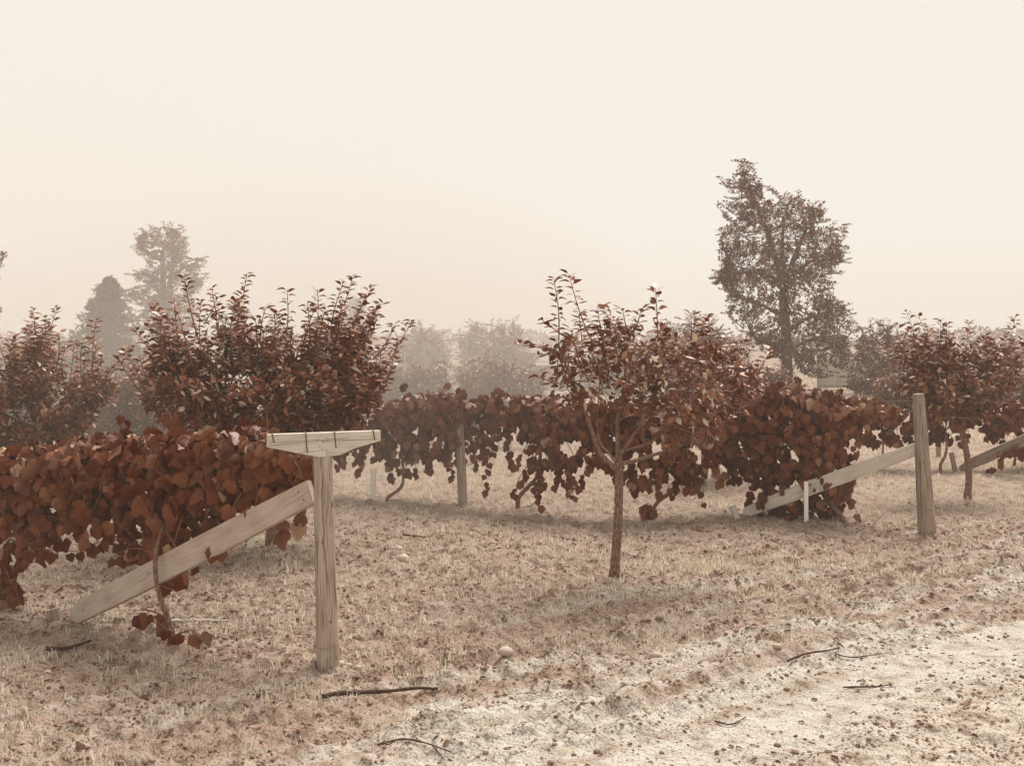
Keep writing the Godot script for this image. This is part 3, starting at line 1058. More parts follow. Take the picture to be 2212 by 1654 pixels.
func make_buildings() -> void:
	# low shed of upright boards under a plain roof
	var d := 33.0
	var p0 := spot(1150, 0, d)
	var p1 := spot(1330, 0, d + 1.5)
	var gy := ground_height(p0.x, p0.z)
	var wall_h := 0.85
	var sh := thing("garden_shed", "low weathered shed of upright boards with a plain grey roof beyond the vines", "shed", Vector3(p0.x, gy, p0.z))
	var along := Vector3(p1.x - p0.x, 0, p1.z - p0.z)
	var ln := along.length()
	sh.rotation.y = -atan2(along.z, along.x)
	var bw := 0.15
	var board := box_mesh(Vector3(bw - 0.012, wall_h + 0.1, 0.025), 0.004)
	var cnt := int(ln / bw)
	for i in cnt:
		var o := part("plank", board, mats.board_grey if i % 3 else mats.board_pale, sh)
		o.position = Vector3((i + 0.5) * bw, -0.06, 0.0 + 0.004 * (i % 2))
	for i in 12:
		var o := part("plank", board, mats.board_grey, sh)
		o.position = Vector3(-0.02, -0.06, -(i + 0.5) * bw)
		o.rotation.y = PI / 2
	var cp := part("corner_post", box_mesh(Vector3(0.10, wall_h + 0.12, 0.10), 0.01), mats.board_pale, sh)
	cp.position = Vector3(-0.03, -0.06, 0.03)
	var rb := Build.new()
	var ridge := wall_h + 0.5
	var prof := [Vector2(0.22, wall_h - 0.08), Vector2(-1.0, ridge), Vector2(-2.1, wall_h - 0.08), Vector2(-2.1, wall_h - 0.13), Vector2(-1.0, ridge - 0.06), Vector2(0.22, wall_h - 0.13)]
	for i in 6:
		var a: Vector2 = prof[i]
		var q: Vector2 = prof[(i + 1) % 6]
		var n := Vector3(0, -(q.x - a.x), q.y - a.y).normalized()
		if i > 2:
			n = -n.abs() * Vector3(0, 1, 0)
		var k := rb.put(Vector3(-0.25, a.y, a.x), n)
		rb.put(Vector3(ln + 0.25, a.y, a.x), n)
		rb.put(Vector3(ln + 0.25, q.y, q.x), n)
		rb.put(Vector3(-0.25, q.y, q.x), n)
		rb.tri(k, k + 1, k + 2)
		rb.tri(k, k + 2, k + 3)
	for ex in [-0.25, ln + 0.25]:
		var k := rb.put(Vector3(ex, prof[0].y, prof[0].x), Vector3(signf(ex - 1), 0, 0))
		for i in range(1, 6):
			rb.put(Vector3(ex, prof[i].y, prof[i].x), Vector3(signf(ex - 1), 0, 0))
		rb.tri(k, k + 1, k + 5)
		rb.tri(k + 1, k + 4, k + 5)
		rb.tri(k + 1, k + 2, k + 4)
		rb.tri(k + 2, k + 3, k + 4)
	part("roof", rb.done(), mats.roof, sh)
	# plank fence
	var f0 := spot(1765, 0, 33.0)
	var f1 := spot(1985, 0, 33.5)
	var fy := ground_height(f0.x, f0.z)
	var fe := thing("plank_fence", "pale fence of tall upright planks on a base rail under the tall ragged tree", "fence", Vector3(f0.x, fy, f0.z))
	var fa := f1 - f0
	fe.rotation.y = -atan2(fa.z, fa.x)
	var fl := Vector2(fa.x, fa.z).length()
	var hts := [box_mesh(Vector3(0.145, 0.98, 0.022), 0.003), box_mesh(Vector3(0.145, 1.0, 0.022), 0.003), box_mesh(Vector3(0.145, 0.96, 0.022), 0.003)]
	for i in int(fl / 0.155):
		var o := part("plank", hts[i % 3], mats.board_pale if i % 4 else mats.board_grey, fe)
		o.position = Vector3((i + 0.5) * 0.155, 0.05, 0.003 * (i % 2))
	for i in int(fl / 1.5) + 1:
		var o := part("fence_post", box_mesh(Vector3(0.10, 1.05, 0.10), 0.008), mats.board_grey, fe)
		o.position = Vector3(i * 1.5 + 0.1, -0.05, -0.065)
	var rail := part("rail", box_mesh(Vector3(0.08, fl, 0.04), 0.004), mats.board_grey, fe)
	rail.rotation.z = -PI / 2
	rail.position = Vector3(0, 0.12, 0.035)


func make_far_woods() -> void:
	# a wood along the skyline that reads as one mass
	var b := Build.new()
	for i in 9000:
		var a := rng.randf_range(-0.75, 0.75)
		var dist := rng.randf_range(150.0, 175.0)
		var hgt := 1.2 + 2.0 * noise_patch.get_noise_2d(a * 9.0, 3.0) + 0.9 * noise_patch.get_noise_2d(a * 60.0, 8.0)
		var y := maxf(0.3, hgt) * pow(rng.randf(), 0.7)
		b.tone = TREE_TONES[rng.randi() % 3] * rng.randf_range(0.8, 1.2)
		var at := Vector3(sin(a) * dist, y - 0.1, -cos(a) * dist)
		b.stamp(far_leaf_shapes[0], Transform3D(leaf_basis(wild(1.0) + Vector3.UP * 0.3, wild(1.0) + Vector3.BACK * 0.5, rng.randf_range(0.5, 1.0)), at))
	var o := part("distant_woods", b.done(), mats.leaf_vertex, self, "stuff")
	tag(o, "faint low line of distant woods along the skyline", "woods")


# ------------------------------------------------------------------ posts, braces, stakes and wires
func round_post(height: float, r_low: float, r_top: float, sd: int, square := 0.6) -> ArrayMesh:
	var b := Build.new()
	var f := FastNoiseLite.new()
	f.seed = sd
	f.frequency = 1.0
	var rings := 26
	var sides := 20
	for i in rings + 1:
		var q := float(i) / rings
		var y := -0.12 + (height + 0.12) * q
		for k in sides + 1:
			var a := TAU * k / sides
			var ca := cos(a)
			var sa := sin(a)
			var sq := lerpf(1.0, 0.86 / maxf(absf(ca), absf(sa)), square)
			sq = minf(sq, 1.10)
			var kk := k % sides
			var r := lerpf(r_low, r_top, pow(q, 0.8)) * sq * (1.0 + 0.03 * f.get_noise_2d(kk * 1.9, y * 1.1) + 0.02 * f.get_noise_2d(kk * 3.7 + 50.0, y * 4.0))
			if i == rings:
				r *= 0.965
			b.put(Vector3(ca * r, y, sa * r), Vector3(ca, 0, sa), Vector2(float(k) / sides, y * 0.72))
	for i in rings:
		for k in sides:
			var a := i * (sides + 1) + k
			b.tri(a, a + sides + 1, a + 1)
			b.tri(a + 1, a + sides + 1, a + sides + 2)
	# proper normals from the faces
	for j in b.n.size():
		b.n[j] = Vector3.ZERO
	for t in range(0, b.ix.size(), 3):
		var p0 := b.v[b.ix[t]]
		var fn := (b.v[b.ix[t + 2]] - p0).cross(b.v[b.ix[t + 1]] - p0)
		if fn.dot(Vector3(p0.x, 0, p0.z)) < 0:
			fn = -fn
		for q in 3:
			b.n[b.ix[t + q]] += fn
	for i in rings + 1:
		var s := b.n[i * (sides + 1)] + b.n[i * (sides + 1) + sides]
		b.n[i * (sides + 1)] = s
		b.n[i * (sides + 1) + sides] = s
	for j in b.n.size():
		b.n[j] = b.n[j].normalized()
	var c := b.put(Vector3(0, height + 0.004, 0), Vector3.UP, Vector2(0.5, 0.5))
	for k in sides + 1:
		var p := b.v[rings * (sides + 1) + k]
		b.put(p, Vector3.UP, Vector2(0.5 + p.x * 3, 0.5 + p.z * 3))
	for k in sides:
		b.tri(c, c + 1 + k, c + 2 + k)
	return b.done()


func wire_tube(pts: Array, r: float, off: Vector3, steps := 4) -> ArrayMesh:
	var b := Build.new()
	b.off = off
	var p := smooth_line(pts, steps)
	b.tube(p, taper(p.size(), r, r), 5, 0.0, null, true)
	return b.done()


func prism(front: PackedVector2Array, thick: float, bevel := 0.003) -> ArrayMesh:
	# an outline in XY, extruded along -Z, with a small bevel at the front edge; grain along X
	var b := Build.new()
	var m := front.size()
	var mid := Vector2.ZERO
	for p in front:
		mid += p / m
	var inner := PackedVector2Array()
	for p in front:
		inner.append(p + (mid - p).normalized() * bevel)
	for side in [0, 1]:
		var z := 0.0 if side == 0 else -thick
		var nrm := Vector3(0, 0, 1 if side == 0 else -1)
		var k := b.v.size()
		for p in inner:
			b.put(Vector3(p.x, p.y, z), nrm, Vector2(p.y * 2.0 + 0.3, p.x * 0.8))
		var tris := Geometry2D.triangulate_polygon(inner)
		for t in tris:
			b.ix.append(k + t)
	for i in m:
		var p := front[i]
		var q := front[(i + 1) % m]
		var pi_ := inner[i]
		var qi := inner[(i + 1) % m]
		var dv := (q - p).normalized()
		var n2 := Vector3(dv.y, -dv.x, 0)
		if n2.dot(Vector3((p + q).x / 2 - mid.x, (p + q).y / 2 - mid.y, 0)) < 0:
			n2 = -n2
		var rows := [[pi_, qi, 0.0], [p, q, -bevel], [p, q, -thick + bevel], [pi_, qi, -thick]]
		for r in 3:
			var nn := n2 if r == 1 else (n2 + Vector3(0, 0, 1.0 if r == 0 else -1.0)).normalized()
			var a: Array = rows[r]
			var c: Array = rows[r + 1]
			var k := b.put(Vector3(a[0].x, a[0].y, a[2]), nn, Vector2(a[2] * 3.0, a[0].x * 0.8 + a[0].y))
			b.put(Vector3(a[1].x, a[1].y, a[2]), nn, Vector2(a[2] * 3.0, a[1].x * 0.8 + a[1].y))
			b.put(Vector3(c[1].x, c[1].y, c[2]), nn, Vector2(c[2] * 3.0, c[1].x * 0.8 + c[1].y))
			b.put(Vector3(c[0].x, c[0].y, c[2]), nn, Vector2(c[2] * 3.0, c[0].x * 0.8 + c[0].y))
			b.tri(k, k + 1, k + 2)
			b.tri(k, k + 2, k + 3)
	return b.done()


# a board from low (foot) to high (head), its broad face turned towards `facing`
func brace(called: String, label: String, low: Vector3, high: Vector3, width: float, thick: float, facing: Vector3, m: Material, notch := 0.0) -> Node3D:
	var t := thing(called, label, "brace", low, "slanting braces of the end posts")
	var x := (high - low).normalized()
	var z := (facing - x * facing.dot(x)).normalized()
	var y := z.cross(x)
	var ln := low.distance_to(high)
	var h := width / 2
	var o := PackedVector2Array()
	o.append(Vector2(-0.02, -h * 0.2 + notch))
	var steps := 8
	for i in steps + 1:
		var f := float(i) / steps
		o.append(Vector2(0.03 + f * (ln - 0.03), -h - 0.012 * sin(f * PI)))
	for i in steps + 1:
		var f := 1.0 - float(i) / steps
		o.append(Vector2(f * ln, h + (0.010 * sin(f * PI)) - (0.02 if f == 0.0 else 0.0)))
	var p := part("board", prism(o, thick, 0.005), m, t)
	p.basis = Basis(x, y, z)
	for k in [[ln - 0.07, h * 0.45], [ln - 0.05, -h * 0.4], [ln * 0.36, h * 0.2], [0.12, -h * 0.1]]:
		var nb := Build.new()
		nb.tube(PackedVector3Array([Vector3(0, 0, -0.01), Vector3(0, 0, 0.003)]), PackedFloat32Array([0.004, 0.0045]), 7)
		var nail := part("nail", nb.done(), mats.iron, p)
		nail.position = Vector3(k[0], k[1], 0.0)
	return t


func stake(px: float, base_y: float, top_y: float, width_px: float, label: String, tilt := 0.0) -> void:
	var g := on_ground(px, base_y)
	var d := -g.z
	var w := width_px / FOCAL * d
	var hgt := (base_y - top_y) / FOCAL * d
	var t := thing("marker_stake", label, "stake", g, "pale wooden marker stakes")
	var o := part("stake", box_mesh(Vector3(w, hgt + 0.1, w * 0.38), w * 0.08), mats.stake, t)
	o.position.y = -0.1
	t.rotation = Vector3(0, rng.randf_range(-0.3, 0.3), tilt)


func make_posts() -> void:
	# the end post with the crossbar
	var a := on_ground(708, 1448)
	var post := thing("trellis_post", "stout weathered end post carrying a tapered wooden crossbar", "post", a, "posts of the vine trellises")
	var dd := -a.z
	var top_h := 1.105
	var body := part("post", round_post(top_h, 0.064, 0.050, 5, 0.75), mats.post, post)
	body.rotation = Vector3(0, 0.35, 0.026)
	# wire tied round the foot
	var ring := []
	for k in 13:
		var an := TAU * k / 12.0
		ring.append(Vector3(cos(an) * 0.067, 0.105 + 0.012 * sin(an * 2.0 + 1.0), sin(an) * 0.067))
	part("wire_tie", wire_tube(ring, 0.0022, Vector3.ZERO, 2), mats.wire, post)
	part("wire_tie", wire_tube([Vector3(0.045, 0.11, 0.052), Vector3(0.05, 0.07, 0.062), Vector3(0.058, 0.035, 0.058)], 0.003, Vector3.ZERO, 3), mats.wire, post)
	# crossbar
	var d := dd - 0.055
	var yaw := 0.40
	var bar_at := spot(703, 958, d)
	var front := PackedVector2Array([Vector2(-0.285, 0.055), Vector2(0.285, 0.055), Vector2(0.285, 0.003), Vector2(0.150, -0.030), Vector2(0.075, -0.062), Vector2(-0.03, -0.068), Vector2(-0.10, -0.052), Vector2(-0.285, -0.008)])
	var bar := part("crossbar", prism(front, 0.045, 0.004), mats.bar, post)
	bar.position = bar_at - a
	bar.rotation = Vector3(0, yaw, 0.0)
	for s in [[-0.265, 0.055, 0.018], [-0.10, 0.055, -0.038], [0.045, 0.055, -0.020], [0.245, 0.055, 0.012]]:
		part("wire_staple", wire_tube([Vector3(s[0], s[1] + 0.004, -0.03), Vector3(s[0], s[1] + 0.003, 0.002), Vector3(s[0] + 0.003, lerpf(s[1], s[2], 0.5), 0.003), Vector3(s[0] + 0.008, s[2], 0.002)], 0.0028, Vector3.ZERO, 3), mats.iron, bar)
		var nb := part("nail", knot_mesh(0.006, 0.006), mats.iron, bar)
		nb.position = Vector3(s[0] + 0.008, s[2], 0.002)
	for s in [[-0.04, 0.022], [0.005, 0.030], [-0.012, 0.006], [-0.03, -0.012], [-0.018, -0.026], [0.006, -0.032], [0.07, -0.008], [-0.108, -0.03]]:
		var nb := part("nail", knot_mesh(0.0055, 0.005), mats.iron, bar)
		nb.position = Vector3(s[0], s[1], 0.001)
	# cracks in the bar: thin dark slivers, the shadow inside painted as colour
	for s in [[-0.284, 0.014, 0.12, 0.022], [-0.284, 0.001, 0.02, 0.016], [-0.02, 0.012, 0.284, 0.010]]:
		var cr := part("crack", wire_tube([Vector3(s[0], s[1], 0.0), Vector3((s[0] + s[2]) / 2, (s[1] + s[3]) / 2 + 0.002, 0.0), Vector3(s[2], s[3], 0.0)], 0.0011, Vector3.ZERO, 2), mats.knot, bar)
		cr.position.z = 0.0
	# its brace and the stake that holds the brace's foot
	var head := spot(668, 1062, dd + 0.055)
	var foot := spot(152, 1316, 6.50)
	foot.y = ground_height(foot.x, foot.z) + 0.045
	brace("brace_board", "broad slanting plank brace leaning on the post with the crossbar", foot, head, 0.122, 0.042, Vector3(0.1, 0.35, 1.0), mats.brace)
	var sk := thing("anchor_stake", "short split stake half buried at the foot of the broad plank brace", "stake", foot + Vector3(-0.06, -0.045, 0.0), "anchor stakes at brace feet")
	var so := part("stake", box_mesh(Vector3(0.07, 0.19, 0.06), 0.014), mats.grey_post, sk)
	so.position.y = -0.1
	so.rotation.z = 0.25
	# guy wires from the foot of the post back to the brace foot
	for g in [[0.14, 0.42], [0.10, 0.30]]:
		var w0 := a + Vector3(-0.06, g[0], 0.02)
		var w1 := foot.lerp(head, g[1]) + Vector3(0.0, -0.085, 0.035)
		var w := thing("guy_wire", "thin slack guy wire between the crossbar post's foot and its brace", "wire", w0, "guy wires of the crossbar post")
		part("wire", wire_tube([w0, w0.lerp(w1, 0.5) + Vector3(0, -0.035, 0), w1], 0.0014, w0, 5), mats.wire, w)
	# stones heaped at the foot
	for s in [[733, 1446, 26], [752, 1442, 22], [772, 1446, 22], [786, 1443, 16], [744, 1450, 14]]:
		stone(s[0], s[1], s[2], "rounded cobble heaped against the foot of the crossbar post", "cobbles at the crossbar post", mats.stone)

	# right-hand end post, leaning, with its notched brace
	var b := on_ground(2004, 1155)
	var db := -b.z
	var pb := thing("trellis_post", "grey end post without crossbar, leaning, with a wire over its flat top", "post", b, "posts of the vine trellises")
	var pbody := part("post", round_post(1.20, 0.080, 0.046, 9, 0.55), mats.grey_post, pb)
	pbody.rotation = Vector3(0, 0.2, 0.070)
	var ringb := []
	for k in 11:
		var an := TAU * k / 10.0
		ringb.append(Vector3(cos(an) * 0.05 - 0.083, 1.165, sin(an) * 0.05))
	part("wire_tie", wire_tube(ringb, 0.002, Vector3.ZERO, 2), mats.wire, pb)
	var bhead := spot(1980, 970, db + 0.08)
	var bfoot := spot(1608, 1113, 10.05)
	bfoot.y = ground_height(bfoot.x, bfoot.z) + 0.03
	brace("brace_board", "narrow slanting brace with nail holes leaning on the grey end post", bfoot, bhead, 0.105, 0.05, Vector3(0.15, 0.25, 1.0), mats.bar)
	var sk2 := thing("anchor_stake", "short tilted stake at the foot of the narrow brace", "stake", bfoot + Vector3(-0.045, -0.03, 0.03), "anchor stakes at brace feet")
	var so2 := part("stake", box_mesh(Vector3(0.06, 0.20, 0.06), 0.01), mats.bar, sk2)
	so2.position.y = -0.1
	so2.rotation.z = 0.35

	# middle post
	var c := on_ground(1000, 1093)
	var pc := thing("trellis_post", "middle post with a split broken top standing under the vine canopy", "post", c, "posts of the vine trellises")
	var cb := part("post", round_post(1.0, 0.048, 0.040, 14, 0.8), mats.post, pc)
	cb.rotation = Vector3(0, 0.7, 0.06)
	var sl := part("splinter", box_mesh(Vector3(0.03, 0.18, 0.035), 0.008), mats.bar, pc)
	sl.position = Vector3(-0.075, 0.86, 0.01)
	sl.rotation.z = 0.12
	# far posts of other rows
	for f in [[2028, 982, 925, 11, "distant trellis post seen under the vines by the leaning fruit tree"], [1520, 1058, 1000, 12, "short dark trellis post showing between hanging vines"], [728, 0, 0, 0, ""]]:
		if f[4] == "":
			continue
		var p := on_ground(f[0], f[1])
		var pt := thing("trellis_post", f[4], "post", p, "posts of the vine trellises")
		var sc: float = -p.z / FOCAL
		part("post", round_post((f[1] - f[2]) * sc + 0.3, f[3] * 0.5 * sc, f[3] * 0.45 * sc, f[0], 0.6), mats.grey_post, pt)
	# far end brace on the right
	var e0 := on_ground(2075, 1022)
	var e1 := spot(2260, 930, -e0.z - 0.9)
	brace("brace_board", "far grey brace sloping up into leaves at the open end of a row", e0 + Vector3(0, 0.04, 0), e1, 0.11, 0.05, Vector3(0.1, 0.3, 1.0), mats.grey_post)
	var sk3 := thing("anchor_stake", "slim tilted anchor stake at the foot of the far grey brace", "stake", e0 + Vector3(-0.05, 0, 0.02), "anchor stakes at brace feet")
	var so3 := part("stake", box_mesh(Vector3(0.05, 0.33, 0.05), 0.008), mats.grey_post, sk3)
	so3.position.y = -0.08
	so3.rotation.z = 0.2
	var ep := spot(2275, 0, -e1.z - 0.08)
	ep.y = ground_height(ep.x, ep.z)
	var e := thing("trellis_post", "end post wrapped in leaves that holds up the far grey brace", "post", ep, "posts of the vine trellises")
	part("post", round_post(1.1, 0.06, 0.05, 77, 0.6), mats.grey_post, e)
	# marker stakes
	stake(806, 1085, 1018, 12, "white marker stake beside the bent vine stem near the crossbar post")
	stake(1742, 1136, 1052, 9, "white marker stake standing against the narrow brace")
	stake(541, 1173, 1130, 15, "white marker stake beside a dark trunk below the broad plank brace")
	stake(1071, 990, 938, 6, "thin white marker stake far behind the hanging vine strand")
	stake(2066, 984, 937, 6, "white marker stake behind the curved trunk of the leaning fruit tree")
	stake(2154, 949, 922, 6, "farthest white marker stake in bright grass at the open end of the rows")
	stake(1886, 961, 942, 7, "small white marker stake in bright grass behind the narrow brace")
	# trellis wires
	trellis_wire("three sagging wires", [spot(600, 938, dd - 0.25), spot(520, 965, 5.9), spot(420, 985, 6.3), spot(0, 1000, 6.75), spot(-300, 1005, 7.2)], "trellis wire running from the outer end of the crossbar into the leaves")
	trellis_wire("", [spot(800, 930, dd + 0.12), spot(640, 950, 6.0), spot(500, 975, 6.4), spot(0, 990, 7.0), spot(-300, 995, 7.4)], "trellis wire running from the inner end of the crossbar through the canopy")
	trellis_wire("", [spot(1978, 866, db), spot(1830, 868, 9.95), spot(1500, 875, 10.4), spot(1000, 880, 10.85), spot(700, 885, 11.7)], "trellis wire running from the grey end post along the back vine row")


func trellis_wire(_note: String, pts: Array, label: String) -> void:
	var t := thing("trellis_wire", label, "wire", pts[0], "trellis wires")
	part("wire", wire_tube(pts, 0.0018, pts[0], 5), mats.wire, t)


func knot_mesh(rx: float, ry: float) -> ArrayMesh:
	var b := Build.new()
	var c := b.put(Vector3(0, 0, 0.003), Vector3(0, 0, 1))
	for k in 9:
		var a := TAU * k / 9.0
		b.put(Vector3(cos(a) * rx, sin(a) * ry, -0.004), Vector3(cos(a) * 0.5, sin(a) * 0.5, 0.7))
	for k in 9:
		b.tri(c, c + 1 + k, c + 1 + (k + 1) % 9)
	return b.done()


func stone_mesh(sd: int) -> ArrayMesh:
	var r := RandomNumberGenerator.new()
	r.seed = sd
	var f := FastNoiseLite.new()
	f.seed = sd
	f.frequency = 0.8
	var b := Build.new()
	var rings := 8
	var sides := 12
	var stretch := Vector3(1.0, r.randf_range(0.55, 0.8), r.randf_range(0.7, 0.95))
	for i in rings + 1:
		var la := PI * i / rings - PI / 2
		for k in sides + 1:
			var a := TAU * (k % sides) / sides
			var q := Vector3(cos(la) * cos(a), sin(la), cos(la) * sin(a))
			var rr := 0.5 * (1.0 + 0.28 * f.get_noise_3d(q.x * 1.6, q.y * 1.6, q.z * 1.6) + 0.10 * f.get_noise_3d(q.x * 4.0, q.y * 4.0 + 9.0, q.z * 4.0))
			b.put(q * rr * stretch, q)
	for i in rings:
		for k in sides:
			var a := i * (sides + 1) + k
			b.tri(a, a + sides + 1, a + 1)
			b.tri(a + 1, a + sides + 1, a + sides + 2)
	return b.done()


var stone_meshes := []


func stone(px: float, py: float, width_px: float, label: String, group: String, m: Material) -> void:
	if stone_meshes.is_empty():
		for k in 6:
			stone_meshes.append(stone_mesh(300 + k))
	var g := on_ground(px, py)
	var size := width_px * 0.85 / FOCAL * -g.z
	var o := part("field_stone", stone_meshes[rng.randi() % 6], m, self)
	o.position = g + Vector3(0, size * 0.12, 0)
	o.scale = Vector3(size, size * rng.randf_range(0.8, 1.0), size)
	o.rotation.y = rng.randf_range(-0.6, 0.6)
	tag(o, label, "stone", group)


# ------------------------------------------------------------------ vines
# row_a, row_b: two ground points (x, distance) that the row runs through
func row_distance(px: float, row_a: Vector2, row_b: Vector2) -> float:
	var k := (px - AXIS_X) / FOCAL
	var u := row_b - row_a
	# row_a.x + u.x t = k (row_a.y + u.y t)
	var t := (k * row_a.y - row_a.x) / (u.x - k * u.y)
	return row_a.y + u.y * t


func vine(label: String, row: Array, stem_px: Array, poly_a: Array, o: Dictionary) -> void:
	var ra: Vector2 = row[0]
	var rb: Vector2 = row[1]
	var n := stem_px.size() / 2
	var base := on_ground(stem_px[0], stem_px[1])
	if o.has("distance"):
		base = spot(stem_px[0], stem_px[1], o.distance)
		base.y = ground_height(base.x, base.z)
	var d0 := -base.z
	var back: float = o.get("back", 0.0)
	var t := thing("grape_vine", label, "grape vine", base, o.get("group", "grape vines on the trellises"))
	var pts := []
	for i in n:
		var dd := lerpf(d0, row_distance(stem_px[i * 2], ra, rb) + back, pow(float(i) / maxf(1, n - 1), o.get("lean_in", 5.0))) if not o.has("distance") else d0
		pts.append(spot(stem_px[i * 2], stem_px[i * 2 + 1], dd))
	pts[0] = base + Vector3(0, -0.05, 0)
	var line := smooth_line(pts, 6)
	var b := Build.new()
	b.off = base
	var r0: float = o.get("stem", 0.016)
	var rad := taper(line.size(), r0 * 1.2, r0 * 0.7)
	for i in rad.size():
		rad[i] *= rng.randf_range(0.9, 1.12)
	rad[0] *= 1.4
	b.tube(line, rad, 8, 0.10, rng)
	part("trunk", b.done(), mats.bark, t)
	var poly := outline(poly_a)
	var box := box_of(poly)
	var half: float = o.get("half", 0.27)
	var leaf: float = o.get("leaf", 0.115)
	var many: int = o.leaves
	var leaves := []
	var cane := Build.new()
	cane.off = base
	var crown := line[line.size() - 1]
	# canes along the wire and down
	for i in int(o.get("canes", 14)):
		for tries in 20:
			var p := Vector2(rng.randf_range(box.position.x, box.end.x), rng.randf_range(box.position.y, box.end.y))
			if not inside(poly, p):
				continue
			var dd := row_distance(p.x, ra, rb) + back if not o.has("distance") else float(o.distance)
			var tip := spot(p.x, p.y, dd + rng.randf_range(-half, half))
			var mid := crown.lerp(tip, 0.5) + Vector3(0, 0.15, 0) + wild(0.05)
			var cp := smooth_line([crown, mid, tip, tip + Vector3(rng.randf_range(-0.05, 0.05), -0.12, 0)], 4)
			cane.tube(cp, taper(cp.size(), 0.006, 0.0022), 4, 0.0, null, false)
			break
	var made := 0
	var guard := 0
	while made < many and guard < many * 20:
		guard += 1
		var p := Vector2(rng.randf_range(box.position.x, box.end.x), rng.randf_range(box.position.y, box.end.y))
		if not inside(poly, p):
			continue
		var low_part := smoothstep(0.35, 0.8, (p.y - box.position.y) / box.size.y)
		if noise_patch.get_noise_2d(p.x * 0.03, p.y * 0.018) < lerpf(-0.32, -0.06, low_part):
			made += 1
			continue
		made += 1
		var dd := row_distance(p.x, ra, rb) + back if not o.has("distance") else float(o.distance)
		var e := edge_distance(poly, p) * dd / FOCAL
		var deep := half * clampf(0.35 + e / 0.16, 0.35, 1.0)
		var off := rng.randf_range(-1.0, 1.0)
		off = signf(off) * pow(absf(off), 0.75) * deep
		var at := spot(p.x, p.y, dd + off)
		var out := Vector3(0, 0, -signf(off))                 # away from the row's middle plane
		if off < 0:
			out = Vector3(rng.randf_range(-0.5, 0.5), 0, 1)
		else:
			out = Vector3(rng.randf_range(-0.5, 0.5), 0, -1)
		var topness := clampf(1.0 - (p.y - top_of(poly, p.x)) * dd / FOCAL / 0.14, 0.0, 1.0)
		var tipdir := (Vector3.DOWN * lerpf(1.0, 0.25, topness) + out * lerpf(0.18, 0.8, topness) + wild(0.62)).normalized()
		var face := out * lerpf(1.0, 0.35, topness) + Vector3.UP * lerpf(0.35, 1.0, topness) + wild(0.8)
		var size := leaf * rng.randf_range(0.45, 1.2)
		leaves.append([Transform3D(leaf_basis(tipdir, face, size), at - tipdir * size * 0.35), rng.randi() % vine_leaf_shapes.size(), pick_vine_tone()])
	# hanging or trailing strands: [px, py, ..., leaf count, depth change]; short ones all along the ragged edges
	var strands: Array = o.get("strands", []).duplicate()
	var scale_px := FOCAL / d0
	for i in poly.size():
		var p0 := poly[i]
		var p1 := poly[(i + 1) % poly.size()]
		var hang := p1.x < p0.x                                # the lower edge runs back towards lower x
		for k in int(p0.distance_to(p1) / scale_px / 0.085) + 1:
			var q := p0.lerp(p1, rng.randf())
			var ln := scale_px * float(o.get("hang", 1.0)) * (0.03 + 0.30 * pow(rng.randf(), 2.0) if hang else 0.01 + 0.15 * pow(rng.randf(), 2.5))
			var sw := rng.randf_range(-0.5, 0.5) * ln
			if hang:
				strands.append([q.x, q.y - 0.05 * scale_px, q.x + sw, q.y + ln * 0.5, q.x + sw * 1.3, q.y + ln, 2 + int(ln / scale_px / 0.045), rng.randf_range(-0.2, 0.2)])
			elif rng.randf() < 0.7:
				strands.append([q.x, q.y + 0.05 * scale_px, q.x + sw * 1.5, q.y - ln, 2 + int(ln / scale_px / 0.03), rng.randf_range(-0.2, 0.2)])
	for s in strands:
		var m: int = (s.size() - 2) / 2
		var sp := []
		for i in m:
			var dd := (row_distance(s[i * 2], ra, rb) + back if not o.has("distance") else float(o.distance)) + float(s[s.size() - 1])
			if o.get("strand_at_stem", false):
				dd = d0 + float(s[s.size() - 1])
			sp.append(spot(s[i * 2], s[i * 2 + 1], dd))
		var cp := smooth_line(sp, 5)
		cane.tube(cp, taper(cp.size(), 0.005, 0.0018), 4, 0.0, null, false)
		for k in int(s[s.size() - 2]):
			var q := (k + rng.randf_range(0.2, 0.8)) / float(s[s.size() - 2]) * (cp.size() - 1.01)
			var at := cp[int(q)].lerp(cp[int(q) + 1], q - int(q))
			var side := Vector3(rng.randf_range(-1, 1), -0.9, rng.randf_range(-0.4, 0.6)).normalized()
			var size := leaf * rng.randf_range(0.6, 1.05)
			cane.tube(PackedVector3Array([at, at + side * size * 0.35]), taper(2, 0.0016, 0.0012), 3, 0.0, null, false)
			leaves.append([Transform3D(leaf_basis(side + Vector3.DOWN * 0.5, Vector3(rng.randf_range(-0.8, 0.8), 0.3, 1.0), size), at + side * size * 0.3), rng.randi() % vine_leaf_shapes.size(), pick_vine_tone()])
	part("canes", cane.done(), mats.twig, t, "stuff")
	put_leaves(t, leaves, true, o.get("singles", 0))


func pick_vine_tone() -> int:
	var r := rng.randf()
	return 0 if r < 0.42 else 1 if r < 0.74 else 2 if r < 0.96 else 3


func top_of(poly: PackedVector2Array, x: float) -> float:
	var best := 1e9
	for i in poly.size():
		var a := poly[i]
		var b := poly[(i + 1) % poly.size()]
		if (a.x <= x and b.x >= x) or (b.x <= x and a.x >= x):
			var f := (x - a.x) / (b.x - a.x) if absf(b.x - a.x) > 0.01 else 0.0
			best = minf(best, lerpf(a.y, b.y, f))
	return best


